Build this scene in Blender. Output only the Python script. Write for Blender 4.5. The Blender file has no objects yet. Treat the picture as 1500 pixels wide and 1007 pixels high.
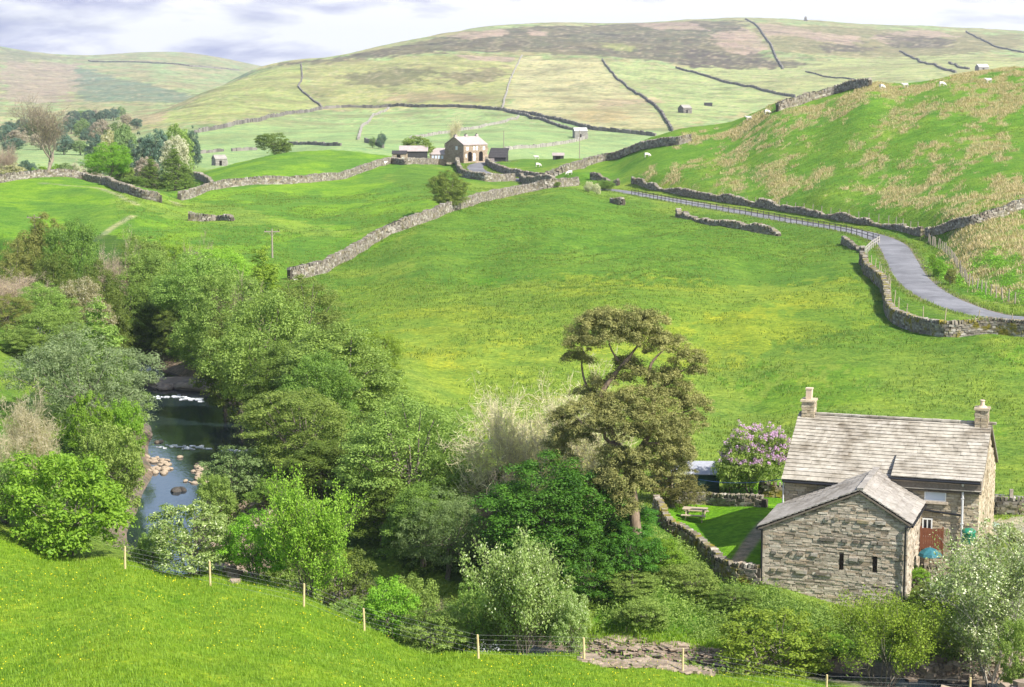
HAZE, EXPO = 0.00009, 1.0
import bpy, math, random
import numpy as np
from mathutils import Vector, Matrix
SC = bpy.context.scene
COL = SC.collection
R = math.radians
# ------------------------------------------------------------------ camera
F = 2900.0                       # focal length in photo pixels (1500 x 1007)
PIT = math.atan(401.5 / F)       # downward pitch
CZ = 30.0                        # eye height above the river bed datum
cp, sp = math.cos(PIT), math.sin(PIT)
cam = bpy.data.cameras.new('camera'); camo = bpy.data.objects.new('camera', cam); COL.objects.link(camo)
camo.location = (0, 0, CZ); camo.rotation_euler = (math.pi / 2 - PIT, 0, 0)
cam.sensor_width = 36; cam.lens = 36 * F / 1500; cam.clip_start = 0.5; cam.clip_end = 20000
SC.camera = camo

def ray(u, v):
    xc = (u - 750.0) / F; yc = -(v - 503.5) / F
    Y = cp + yc * sp
    return xc / Y, (-sp + yc * cp) / Y      # X/Y, Z/Y
def P(u, v, Y):
    a, t = ray(u, v)
    return np.array((a * Y, Y, CZ + t * Y))

# ------------------------------------------------------------------ noise
def _h(ix, iy, s):
    n = (ix.astype(np.int64) * 374761393 + iy.astype(np.int64) * 668265263 + s * 974711) & 0x7fffffff
    n = ((n ^ (n >> 13)) * 1274126177) & 0x7fffffff
    n = n ^ (n >> 16)
    return (n & 0xffff) / 65535.0
def vn(x, y, s=0):
    x = np.asarray(x, float); y = np.asarray(y, float)
    ix = np.floor(x); iy = np.floor(y); fx = x - ix; fy = y - iy
    fx = fx * fx * (3 - 2 * fx); fy = fy * fy * (3 - 2 * fy)
    a = _h(ix, iy, s); b = _h(ix + 1, iy, s); c = _h(ix, iy + 1, s); d = _h(ix + 1, iy + 1, s)
    return (a * (1 - fx) + b * fx) * (1 - fy) + (c * (1 - fx) + d * fx) * fy
def fbm(x, y, s=0, o=4):
    r = 0; w = .5; t = 0
    for i in range(o):
        r = r + w * vn(x * 2 ** i + 17.3 * i, y * 2 ** i - 9.1 * i, s + i); t += w; w *= .5
    return r / t
def sst(e0, e1, x):
    t = np.clip((x - e0) / (e1 - e0), 0, 1); return t * t * (3 - 2 * t)

# ------------------------------------------------------------------ terrain from surveyed points (column, row, depth)
UV = [
 # near meadow
 (-250,770,100),(0,790,96),(183,833,92),(308,860,91),(445,887,90),(534,915,89),(701,955,87),(856,966,87),(1000,985,86.5),(1100,1003,86),(1400,1040,84),(1800,1060,82),
 (100,900,82),(0,1007,70),(600,1007,77),(300,950,78),(700,1007,79),(500,950,83),(900,1040,76),(-250,950,74),
 # around the cottage, garden and stream bank
 (900,915,97),(1000,928,96.5),(1080,945,96.5),(1115,855,104),(1085,838,105.5),(1060,835,107),(1000,750,121),(1040,722,127),(1130,800,111),(940,800,108),(960,860,101),
 (1328,880,101.5),(1220,893,101.6),(1450,800,112),(1500,850,104),(1400,900,100),(1300,960,95),(1450,770,117),(1480,750,119),
 # big meadow behind the cottage
 (1100,650,143),(1100,600,155),(1300,600,150),(1450,720,124),(1450,600,150),(1450,500,174),(1350,500,178),(1100,500,178),(1100,400,235),(1250,430,205),(1250,390,232),
 (900,500,172),(700,500,172),(700,600,150),(700,650,140),(900,650,142),(560,520,165),(900,400,225),(700,400,232),(550,420,228),(425,408,238),(850,340,275),(1000,340,275),(850,280,345),(830,272,353),(600,335,277),(700,300,312),(1100,350,265),(1000,310,315),
 # fields past the long wall
 (600,300,325),(560,250,430),(400,330,295),(300,350,272),(500,390,250),(620,280,360),(740,290,345),(650,255,425),
 (0,262,380),(80,254,385),(170,270,370),(235,288,345),(80,300,325),(0,330,290),(200,330,285),(255,302,340),(-150,280,370),(-150,330,290),
 (270,292,370),(300,279,383),(340,273,393),(420,269,400),(500,260,420),(560,240,455),(420,300,345),
 (340,243,465),(400,227,470),(470,222,480),(530,224,478),(600,232,470),
 # farm and lane
 (640,240,475),(715,240,470),(700,250,450),(755,263,415),(790,245,455),(817,233,480),(760,234,482),(900,262,405),
 (1500,467,185),(1454,462,188),(1407,449,195),(1362,428,207),(1335,405,222),(1320,379,240),(1300,352,262),(1244,337,278),(1180,327,293),(1100,313,312),(1000,295.5,340),(910,280,370),
 (1600,480,180),(1750,500,170),
 # rushy hill on the right
 (1300,300,290),(1300,250,320),(1300,200,350),(1300,150,384),(1100,300,325),(1100,250,356),(1100,200,395),(1450,430,204),(1450,400,213),(1450,350,232),(1450,300,262),(1450,250,295),(1450,200,330),(1450,150,368),
 (1560,430,200),(1560,350,228),(1560,250,290),(1560,150,368),(1400,390,223),(1400,350,240),(1200,300,303),(1200,250,335),(1200,200,368),(1000,270,350),(1000,235,390),
 (1500,103,400),(1400,115,400),(1277,124,400),(1133,153,410),(1000,193,420),(933,214,430),(870,240,435),(1700,90,400),(1700,300,250),(1700,200,320),(1700,400,195),
 # far valley and moor
 (750,215,720),(600,200,830),(500,215,720),(325,242,640),(450,165,1200),(750,165,1120),(852,203,860),(980,200,900),(1008,165,1150),(1000,130,1500),(1200,130,1500),(1300,110,1700),(1450,100,1800),
 (600,165,1170),(600,110,1600),(500,120,1550),(750,100,1760),(750,85,1900),(750,60,2300),(900,85,1950),(900,60,2400),(1100,90,2050),(1300,75,2400),(1500,70,2600),
 (380,100,1900),(450,88,2000),(550,70,2300),(650,49,2600),(720,37,2900),(800,33,3100),(1000,28,3300),(1090,27,3300),(1200,31,3300),(1350,38,3300),(1500,46,3300),(1750,58,3300),
 (300,135,1500),(240,165,1250),(200,182,1100),(350,150,1250),(330,190,900),(400,200,850),
 (50,235,700),(100,200,1100),(150,150,2200),(100,120,3200),(250,130,2700),(0,150,2300),(0,200,1100),(-200,200,1100),(-200,130,2500),
 (-250,58,4800),(0,68,4800),(60,79,4800),(130,82,5000),(200,78,5000),(270,78,5000),(330,87,5000),(380,98,5000),(450,112,5000),
]
XYZ = [  # u, Y, z for ground that something hides
 (750,50,13),(0,50,12.5),(1500,50,12),(750,30,19),(0,30,19),(1500,30,18.5),(750,15,24),(750,5,28),(-100,15,24),(1600,15,24),(-300,50,13),(1900,50,11),
 (100,106,4.5),(250,108,2.6),(-200,115,6),(0,115,5.2),(120,125,4),(100,150,4.5),(0,150,6.5),(-200,160,8),(20,185,6.5),(100,185,4),(20,240,6),(-200,240,7),
 (480,115,2.6),(600,118,3),(720,115,3.2),(800,112,3.2),(480,140,4.2),(400,160,4.5),(300,200,4.5),(200,240,4.5),(350,220,4.6),(780,103,2.4),(700,100,2.2),(560,98,2.5),
 (80,470,0),(200,460,0),(-150,470,1),(400,600,-1),(530,600,1),(700,600,1),(820,590,1),(270,480,3),
 (1500,520,22),(1277,520,17),(1133,520,14),(1000,560,5),(900,560,2),(1700,520,24),(1300,800,0),(1500,800,2),(1300,1150,4),(1500,1150,8),(1700,1000,5),
 (300,1900,-2),(240,1600,-6),(380,2600,0),(500,3500,10),(700,4500,40),(1000,4700,70),(1300,4700,70),(1600,4700,60),
 (100,7500,0),(750,7500,0),(1500,7500,0),(-300,7500,0),(1900,7500,0),(1900,400,34),(1900,2500,50),(-300,3500,20),
]
KA, Y0 = 7.0, 100.0
pts = []
for u, v, Y in UV:
    a, t = ray(u, v); pts.append((a * KA, math.log(Y / Y0), t))
for u, Y, z in XYZ:
    a = (u - 750) / F * 1.02; pts.append((a * KA, math.log(Y / Y0), (z - CZ) / Y))
pts = np.array(pts)
def _phi(r2): return .5 * r2 * np.log(r2 + 1e-12)
def _tps(p):
    n = len(p); d = p[:, None, :2] - p[None, :, :2]
    A = _phi((d ** 2).sum(-1)) + np.eye(n) * 2e-3
    Q = np.c_[np.ones(n), p[:, :2]]
    M = np.block([[A, Q], [Q.T, np.zeros((3, 3))]])
    return np.linalg.solve(M, np.r_[p[:, 2], np.zeros(3)])
wts = _tps(pts)
NA, NY = 560, 1180
AMAX = .42
GA = np.linspace(-AMAX, AMAX, NA)
L0, L1 = math.log(3.0), math.log(6800.0)
q = np.r_[np.linspace(L0, math.log(55), 120, endpoint=False), np.linspace(math.log(55), math.log(600), 660, endpoint=False), np.linspace(math.log(600), L1, 400)]
GL = q; GY = np.exp(GL)
ca, cl = np.linspace(-AMAX, AMAX, 180), np.linspace(L0, L1, 420)
cA, cL = np.meshgrid(ca * KA, cl - math.log(Y0), indexing='ij')
qq = np.c_[cA.ravel(), cL.ravel()]
tt = np.empty(len(qq))
for i in range(0, len(qq), 8000):
    s = qq[i:i + 8000]; d2 = ((s[:, None] - pts[None, :, :2]) ** 2).sum(-1)
    tt[i:i + 8000] = _phi(d2) @ wts[:-3] + wts[-3] + s @ wts[-2:]
cT = tt.reshape(cA.shape)
for _ in range(2):                                   # a light smoothing
    b = np.pad(cT, 1, mode='edge'); cT = (b[1:-1, 1:-1] * 2 + b[:-2, 1:-1] + b[2:, 1:-1] + b[1:-1, :-2] + b[1:-1, 2:]) / 6
def _bil(G, xs, ys, x, y):
    i = np.clip(np.searchsorted(xs, x) - 1, 0, len(xs) - 2); j = np.clip(np.searchsorted(ys, y) - 1, 0, len(ys) - 2)
    fx = np.clip((x - xs[i]) / (xs[i + 1] - xs[i]), 0, 1); fy = np.clip((y - ys[j]) / (ys[j + 1] - ys[j]), 0, 1)
    return (G[i, j] * (1 - fx) + G[i + 1, j] * fx) * (1 - fy) + (G[i, j + 1] * (1 - fx) + G[i + 1, j + 1] * fx) * fy
AA, LL = np.meshgrid(GA, GL, indexing='ij')
YY = np.exp(LL); XX = AA * YY
ZZ = CZ + _bil(cT, ca, cl, AA, LL) * YY

def catmull(p, n=10):
    p = np.array(p, float); o = []
    e = np.vstack([2 * p[0] - p[1], p, 2 * p[-1] - p[-2]])
    for i in range(1, len(e) - 2):
        for k in range(n):
            t = k / n
            o.append(.5 * ((2 * e[i]) + (-e[i - 1] + e[i + 1]) * t + (2 * e[i - 1] - 5 * e[i] + 4 * e[i + 1] - e[i + 2]) * t * t + (-e[i - 1] + 3 * e[i] - 3 * e[i + 1] + e[i + 2]) * t ** 3))
    o.append(p[-1]); return np.array(o)
def pl_dist(px, py, line):
    """distance to a polyline and interpolated further columns at the nearest point"""
    best = np.full(px.shape, 1e9); val = np.zeros(px.shape); par = np.zeros(px.shape); acc = 0
    for k in range(len(line) - 1):
        p, r = line[k], line[k + 1]; dx, dy = r[0] - p[0], r[1] - p[1]; l2 = dx * dx + dy * dy + 1e-9
        t = np.clip(((px - p[0]) * dx + (py - p[1]) * dy) / l2, 0, 1)
        d = np.hypot(px - p[0] - t * dx, py - p[1] - t * dy); m = d < best
        best = np.where(m, d, best)
        if len(p) > 2: val = np.where(m, p[2] + t * (r[2] - p[2]), val)
        par = np.where(m, k + t, par)
    return best, val, par
# lane
LANE_PX = [(1750,500,170),(1600,482,180),(1500,467,185),(1454,462,188),(1407,449,195),(1362,428,207),(1335,405,222),(1320,379,240),(1306,358,258),(1280,346,268),(1244,337,278),(1180,327,293),(1100,313,312),(1000,295.5,340),(950,287,355),(910,280,370),(850,274,388),(800,271,400),(755,263,418),(722,257,432),(700,250,447),(697,243,462),(712,238,475),(745,236,490)]
LANE = catmull([P(*p) for p in LANE_PX], 8)
for _ in range(6): LANE[1:-1, 2] = (LANE[:-2, 2] + LANE[1:-1, 2] * 2 + LANE[2:, 2]) / 4
LW = 2.15
# river
RIV = catmull([(-150,470,5),(-100,320,4.5),(-62,238,4.2),(-45,204,4.2),(-36,187,4.2),(-30.5,175,4.3),(-25.2,160,5.0),(-23.4,150,4.8),(-23.7,140,2.8),(-22.9,130,2.7),(-22,121,2.5),(-19,113.5,2.6),(-14,108,2.8),(-9,104,3),(-5,100,3),(-2,97,2.6),(4,94.8,1.5),(12,93.2,1.3),(20,90.7,1.6),(34,88,2.6)], 6)
WZ = 1.0
# noise relief
far = sst(450, 900, YY)
hd = np.hypot(XX - 20, YY - 110)
calm = sst(16, 40, hd)
ZZ += (1 - far) * calm * ((fbm(XX / 16, YY / 22, 3, 3) - .5) * 1.15 + (fbm(XX / 3.2, YY / 5, 9, 3) - .5) * .42)
ZZ += far * ((fbm(XX / 130, YY / 160, 21, 4) - .5) * 7 + (fbm(XX / 22, YY / 30, 27, 3) - .5) * 2.0) * sst(450, 1400, YY)
# sheep-trod terracettes on the bank of the middle meadow
tm = np.exp(-((XX - 12) / 18) ** 2 - ((YY - 265) / 42) ** 2)
ZZ += tm * .22 * np.sin(YY * .9 + 3 * fbm(XX / 6, YY / 14, 5, 2) * 6)
m = (YY > 140) & (YY < 520) & (np.abs(XX) < 90)
d, zl, _ = pl_dist(XX[m], YY[m], LANE)
w = 1 - sst(LW + .8, LW + 7, d); zz = ZZ[m] * (1 - w) + (zl - .02) * w
zz = np.where(d < LW + .2, zl - .09, np.where(d < LW + 1.0, zl - .09 + .09 * (d - LW - .2) / .8, zz)); ZZ[m] = zz
m = (YY > 70) & (YY < 480) & (np.abs(XX) < 170)
d, rw, _ = pl_dist(XX[m], YY[m], RIV)
rw = rw * (1 + .25 * (fbm(XX[m] / 5, YY[m] / 5, 41, 2) - .5))
w = sst(0, 1, (d - rw) / 5.5) ; zz = ZZ[m]
low = np.maximum(WZ + .35, np.minimum(zz, WZ + .5))
inn = sst(-1.6, .5, d - rw)
ZZ[m] = np.where(d < rw + 5.5, (WZ - .75) * (1 - inn) + inn * (low * (1 - w) + np.maximum(zz, WZ + .35) * w), zz)

def H(x, y):
    x = np.asarray(x, float); y = np.asarray(y, float)
    yc_ = np.maximum(y, 3.01)
    return _bil(ZZ, GA, GL, x / yc_, np.log(yc_))
_RY = np.exp(np.linspace(math.log(56), math.log(6500), 5200))
def at(u, v, Ymin=56):
    a, t = ray(u, v)
    ys = _RY[_RY >= Ymin]
    g = CZ + t * ys - H(a * ys, ys)
    k = np.argmax(g < 0)
    if g[k] >= 0: k = len(ys) - 1
    y = ys[k]
    if k > 0 and g[k] < 0 and g[k - 1] > 0: y = ys[k - 1] + (ys[k] - ys[k - 1]) * g[k - 1] / (g[k - 1] - g[k])
    return np.array((a * y, y, float(H(a * y, y))))
def up(u, Y):
    """ground point at image column u and depth Y"""
    z = 0.
    a = (u - 750) / F
    for _ in range(4):
        x = a * Y; z = float(H(x, Y)); t = (z - CZ) / Y
        # column scale at that elevation
        b = math.atan(-t) - PIT; ycx = -math.tan(b); a = (u - 750) / F / (cp + ycx * sp)
    return np.array((a * Y, Y, float(H(a * Y, Y))))
# ------------------------------------------------------------------ helpers
def tag(o, label=None, cat=None, group=None, kind=None):
    if label: o['label'] = label
    if cat: o['category'] = cat
    if group: o['group'] = group
    if kind: o['kind'] = kind
    return o
def empty(name, loc, rz=0, label=None, cat=None, group=None):
    o = bpy.data.objects.new(name, None); COL.objects.link(o); o.location = [float(c) for c in loc]; o.rotation_euler = (0, 0, rz)
    o.empty_display_size = .3
    return tag(o, label, cat, group)
class MB:
    def __init__(s): s.v = []; s.f = []; s.m = []; s.n = 0
    def add(s, v, f, mi=0):
        v = np.asarray(v, float).reshape(-1, 3); f = np.asarray(f, int)
        s.v.append(v); s.f.append(f + s.n); s.m.append(np.full(len(f), mi)); s.n += len(v)
    def box(s, c, h, M=None, mi=0, jit=0, rng=None):
        v = np.array([(x, y, z) for z in (-1, 1) for x, y in ((-1, -1), (1, -1), (1, 1), (-1, 1))], float) * h
        if jit: v += rng.uniform(-jit, jit, v.shape)
        if M is not None: v = v @ np.asarray(M).T
        s.add(v + c, BF, mi)
    def bar(s, a, b, w, h=None, mi=0):
        a = np.asarray(a, float); b = np.asarray(b, float); d = b - a; L = np.linalg.norm(d)
        if L < 1e-6: return
        x = d / L; r = np.array((0, 0, 1.)) if abs(x[2]) < .9 else np.array((0, 1., 0)); y = np.cross(r, x); y /= np.linalg.norm(y); z = np.cross(x, y)
        s.box((a + b) / 2, (L / 2, w / 2, (h or w) / 2), np.c_[x, y, z], mi)
    def tube(s, p, r, n=6, mi=0):
        p = np.asarray(p, float); r = np.broadcast_to(np.asarray(r, float), (len(p),))
        d = np.gradient(p, axis=0); d /= np.linalg.norm(d, axis=1)[:, None] + 1e-9
        ref = np.array((.31, .95, .05)) if abs(d[0][2]) > .8 else np.array((0, 0, 1.))
        x = np.cross(d, ref); x /= np.linalg.norm(x, axis=1)[:, None] + 1e-9; y = np.cross(d, x)
        a = np.arange(n) / n * 2 * math.pi
        v = p[:, None] + r[:, None, None] * (x[:, None] * np.cos(a)[None, :, None] + y[:, None] * np.sin(a)[None, :, None])
        k = len(p); i = np.arange(k - 1)[:, None] * n; j = np.arange(n)[None]; jn = (j + 1) % n
        f = np.stack([i + j, i + jn, i + n + jn, i + n + j], -1).reshape(-1, 4)
        s.add(v.reshape(-1, 3), f, mi)
        s.add(v[-1], np.array([[0, t, t + 1] for t in range(1, n - 1)]), mi)
    def mesh(s, name, smooth=False):
        me = bpy.data.meshes.new(name)
        if not s.v: return me
        v = np.vstack(s.v); me.vertices.add(len(v)); me.vertices.foreach_set('co', v.ravel().astype(np.float32))
        tot = np.concatenate([np.full(len(f), f.shape[1]) for f in s.f]); li = np.concatenate([f.ravel() for f in s.f])
        me.loops.add(len(li)); me.loops.foreach_set('vertex_index', li.astype(np.int32))
        me.polygons.add(len(tot)); st = np.r_[0, np.cumsum(tot)[:-1]]
        me.polygons.foreach_set('loop_start', st.astype(np.int32)); me.polygons.foreach_set('loop_total', tot.astype(np.int32))
        me.polygons.foreach_set('material_index', np.concatenate(s.m).astype(np.int32))
        me.polygons.foreach_set('use_smooth', np.full(len(tot), bool(smooth)))
        me.update(calc_edges=True); return me
    def obj(s, name, mats, parent=None, smooth=False, loc=None, off=None):
        if off is not None: s.v = [v - np.asarray(off, float) for v in s.v]
        elif loc is not None: s.v = [v - np.asarray(loc, float) for v in s.v]
        me = s.mesh(name, smooth)
        for m in (mats if isinstance(mats, (list, tuple)) else [mats]): me.materials.append(m)
        o = bpy.data.objects.new(name, me); COL.objects.link(o)
        if parent: o.parent = parent
        if loc is not None: o.location = [float(c) for c in loc]
        return o
BF = np.array([(3, 2, 1, 0), (4, 5, 6, 7), (0, 1, 5, 4), (1, 2, 6, 5), (2, 3, 7, 6), (3, 0, 4, 7)])
def boxes(mb, c, h, M, rng, jit=.12, mi=0):
    """many jittered boxes at once: c (n,3) centres, h (n,3) half sizes, M (n,3,3) or (3,3) axes in columns"""
    c = np.asarray(c, float); n = len(c)
    if n == 0: return
    u = np.array([(x, y, z) for z in (-1, 1) for x, y in ((-1, -1), (1, -1), (1, 1), (-1, 1))], float)
    v = u[None] * np.asarray(h)[:, None, :]
    v = v + rng.uniform(-jit, jit, v.shape) * np.asarray(h)[:, None, :]
    M = np.broadcast_to(M, (n, 3, 3))
    v = np.einsum('nij,nkj->nki', M, v) + c[:, None]
    f = (BF[None] + (np.arange(n) * 8)[:, None, None]).reshape(-1, 4)
    mb.add(v.reshape(-1, 3), f, mi)

# ------------------------------------------------------------------ materials
def mat(name, col=None, rough=.8, spec=.2):
    m = bpy.data.materials.new(name); m.use_nodes = True
    b = m.node_tree.nodes['Principled BSDF']; b.inputs['Roughness'].default_value = rough
    b.inputs['Specular IOR Level'].default_value = spec
    if col: b.inputs['Base Color'].default_value = (*col, 1)
    return m
class NT:
    def __init__(s, m): s.m = m; s.t = m.node_tree; s.b = s.t.nodes['Principled BSDF'] if 'Principled BSDF' in s.t.nodes else None
    def n(s, ty, **k):
        x = s.t.nodes.new(ty)
        for a, v in k.items():
            if a == 'i':
                for kk, vv in v.items():
                    if hasattr(vv, 'is_output') or isinstance(vv, bpy.types.NodeSocket): s.t.links.new(vv, x.inputs[kk])
                    else: x.inputs[kk].default_value = vv
            else: setattr(x, a, v)
        return x
    def link(s, a, b): s.t.links.new(a, b)
    def noise(s, vec, scale, detail=3, rough=.55, dist=0):
        return s.n('ShaderNodeTexNoise', i={'Vector': vec, 'Scale': scale, 'Detail': detail, 'Roughness': rough, 'Distortion': dist}).outputs['Fac']
    def ramp(s, fac, stops, interp='LINEAR'):
        r = s.n('ShaderNodeValToRGB', i={'Fac': fac}); e = r.color_ramp.elements; r.color_ramp.interpolation = interp
        while len(e) < len(stops): e.new(.5)
        for k, (p, c) in zip(e, stops):
            k.position = p; k.color = (*c, 1) if isinstance(c, tuple) else (c, c, c, 1)
        return r.outputs['Color']
    def mix(s, fac, a, b, mode='MIX'):
        x = s.n('ShaderNodeMix', data_type='RGBA', blend_type=mode)
        for sock, v in ((x.inputs[0], fac), (x.inputs[6], a), (x.inputs[7], b)):
            if isinstance(v, bpy.types.NodeSocket): s.link(v, sock)
            elif isinstance(v, tuple): sock.default_value = (*v, 1)
            else: sock.default_value = v
        return x.outputs[2]
    def math(s, op, a, b=0.):
        x = s.n('ShaderNodeMath', operation=op)
        for i, v in enumerate((a, b)):
            if isinstance(v, bpy.types.NodeSocket): s.link(v, x.inputs[i])
            else: x.inputs[i].default_value = v
        return x.outputs[0]
    def bump(s, h, strength, dist):
        return s.n('ShaderNodeBump', i={'Height': h, 'Strength': strength, 'Distance': dist}).outputs['Normal']

def stone_mat(name, cols, moss=0., mossc=(.16, .15, .03), scale=3., rough=.9, lichen=0., con=(.45, 1.35), stain=0.):
    m = mat(name, None, rough, .15); t = NT(m)
    geo = t.n('ShaderNodeNewGeometry'); co = t.n('ShaderNodeTexCoord').outputs['Object']
    k = len(cols); base = t.ramp(geo.outputs['Random Per Island'], [(i / max(1, k - 1), c) for i, c in enumerate(cols)])
    n1 = t.noise(co, scale * 2.2, 5, .65); base = t.mix(t.math('MULTIPLY', .9, 1.), base, t.ramp(n1, [(.25, con[0]), (.75, con[1])]), 'MULTIPLY')
    if stain:
        st = t.ramp(t.noise(co, .42, 5, .7, .6), [(.34, 1.), (.52, 0.)]); base = t.mix(t.math('MULTIPLY', st, stain), base, t.mix(1., base, (.42, .38, .33), 'MULTIPLY'))
    if lichen:
        l = t.ramp(t.noise(co, scale * .9, 4, .7), [(.58, 0.), (.68, 1.)]); base = t.mix(t.math('MULTIPLY', l, lichen), base, (.50, .47, .40))
    if moss:
        l = t.ramp(t.noise(co, scale * .35, 4, .65), [(.5, 0.), (.62, 1.)]); base = t.mix(t.math('MULTIPLY', l, moss), base, mossc)
    t.link(base, t.b.inputs['Base Color'])
    t.link(t.bump(t.noise(co, scale * 6, 4, .7), .5, .03), t.b.inputs['Normal'])
    return m
def leaf_mat(name, dark, light, trans=.35, hue=.03, rough=.55, spots=None, top=None):
    m = mat(name, None, rough, .25); t = NT(m)
    geo = t.n('ShaderNodeNewGeometry'); oi = t.n('ShaderNodeObjectInfo'); co = t.n('ShaderNodeTexCoord').outputs['Object']
    f = t.math('ADD', t.math('MULTIPLY', geo.outputs['Random Per Island'], .42), t.math('MULTIPLY', t.math('SUBTRACT', t.noise(co, .95, 4, .65), .2), 1.0))
    c = t.ramp(f, [(.2, dark), (.85, light)])
    if spots:
        sc, amt = spots; c = t.mix(t.ramp(geo.outputs['Random Per Island'], [(1 - amt - .01, 0.), (1 - amt, 1.)]), c, sc)
    hs = t.n('ShaderNodeHueSaturation', i={'Color': c, 'Hue': t.math('ADD', .5 - hue / 2, t.math('MULTIPLY', oi.outputs['Random'], hue)), 'Value': t.math('ADD', .78, t.math('MULTIPLY', oi.outputs['Random'], .44))})
    c = hs.outputs['Color']
    t.link(c, t.b.inputs['Base Color'])
    tr = t.n('ShaderNodeBsdfTranslucent', i={'Color': t.mix(.5, c, (.9, 1., .25), 'MULTIPLY')})
    # leaf light comes through from the back
    trc = t.mix(1., c, (1.25, 1.35, .5), 'MULTIPLY'); t.link(trc, tr.inputs['Color'])
    ms = t.n('ShaderNodeMixShader', i={0: trans, 1: t.b.outputs[0], 2: tr.outputs[0]})
    t.link(ms.outputs[0], t.t.nodes['Material Output'].inputs['Surface'])
    return m
def bark_mat(name, a, b):
    m = mat(name, None, .9, .1); t = NT(m); co = t.n('ShaderNodeTexCoord').outputs['Object']
    mp = t.n('ShaderNodeMapping', i={'Vector': co, 'Scale': (6, 6, 1.2)}).outputs[0]
    n = t.noise(mp, 1.6, 5, .7); t.link(t.ramp(n, [(.3, a), (.7, b)]), t.b.inputs['Base Color']); t.link(t.bump(n, .7, .05), t.b.inputs['Normal'])
    return m
def plain(name, a, b, scale=4., rough=.7, spec=.3, bump=0.):
    m = mat(name, None, rough, spec); t = NT(m); co = t.n('ShaderNodeTexCoord').outputs['Object']
    n = t.noise(co, scale, 5, .65); t.link(t.ramp(n, [(.3, a), (.7, b)]), t.b.inputs['Base Color'])
    if bump: t.link(t.bump(n, bump, .03), t.b.inputs['Normal'])
    return m
# ------------------------------------------------------------------ what grows where (plan-space colour of the ground)
def plan(poly, Ymin=56):
    o = []
    for p in poly:
        u, v = p[:2]; ym = p[2] if len(p) > 2 else Ymin
        for k in range(14):
            q = at(u, v + k, ym)
            if q[1] < 6000: break
        o.append((q[0] / q[1], math.log(q[1])))
    return np.array(o)
def pip(poly, a, l):
    r = np.zeros(a.shape, bool); n = len(poly); j = n - 1
    for i in range(n):
        xi, yi = poly[i]; xj, yj = poly[j]
        if yi != yj: r ^= ((yi > l) != (yj > l)) & (a < (xj - xi) * (l - yi) / (yj - yi) + xi)
        j = i
    return r
n1 = fbm(XX / 9, YY / 16, 51, 4); n2 = fbm(XX / 60, YY / 120, 57, 4); n3 = fbm(AA * 130, LL * 46, 63, 4); n4 = fbm(AA * 420, LL * 150, 67, 3)
ja = (fbm(AA * 240, LL * 80, 71, 3) - .5) * .012; jl = (fbm(AA * 240, LL * 80, 77, 3) - .5) * .05
CG = np.zeros(AA.shape + (3,)); FL = np.zeros(AA.shape)
def mixc(mask, c):
    mask = np.asarray(mask, float)[..., None]; CG[:] = CG * (1 - mask) + np.array(c) * mask
def inside(poly, j=1., Ymin=56): return pip(plan(poly, Ymin), AA + ja * j, LL + jl * j)
GR1, GR2, GR3 = (.190, .275, .038), (.085, .185, .020), (.230, .300, .040)
CG[:] = GR1
mixc(sst(.42, .62, n2) * .8, GR2); mixc(sst(.5, .68, n1) * .55, GR3)
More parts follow.
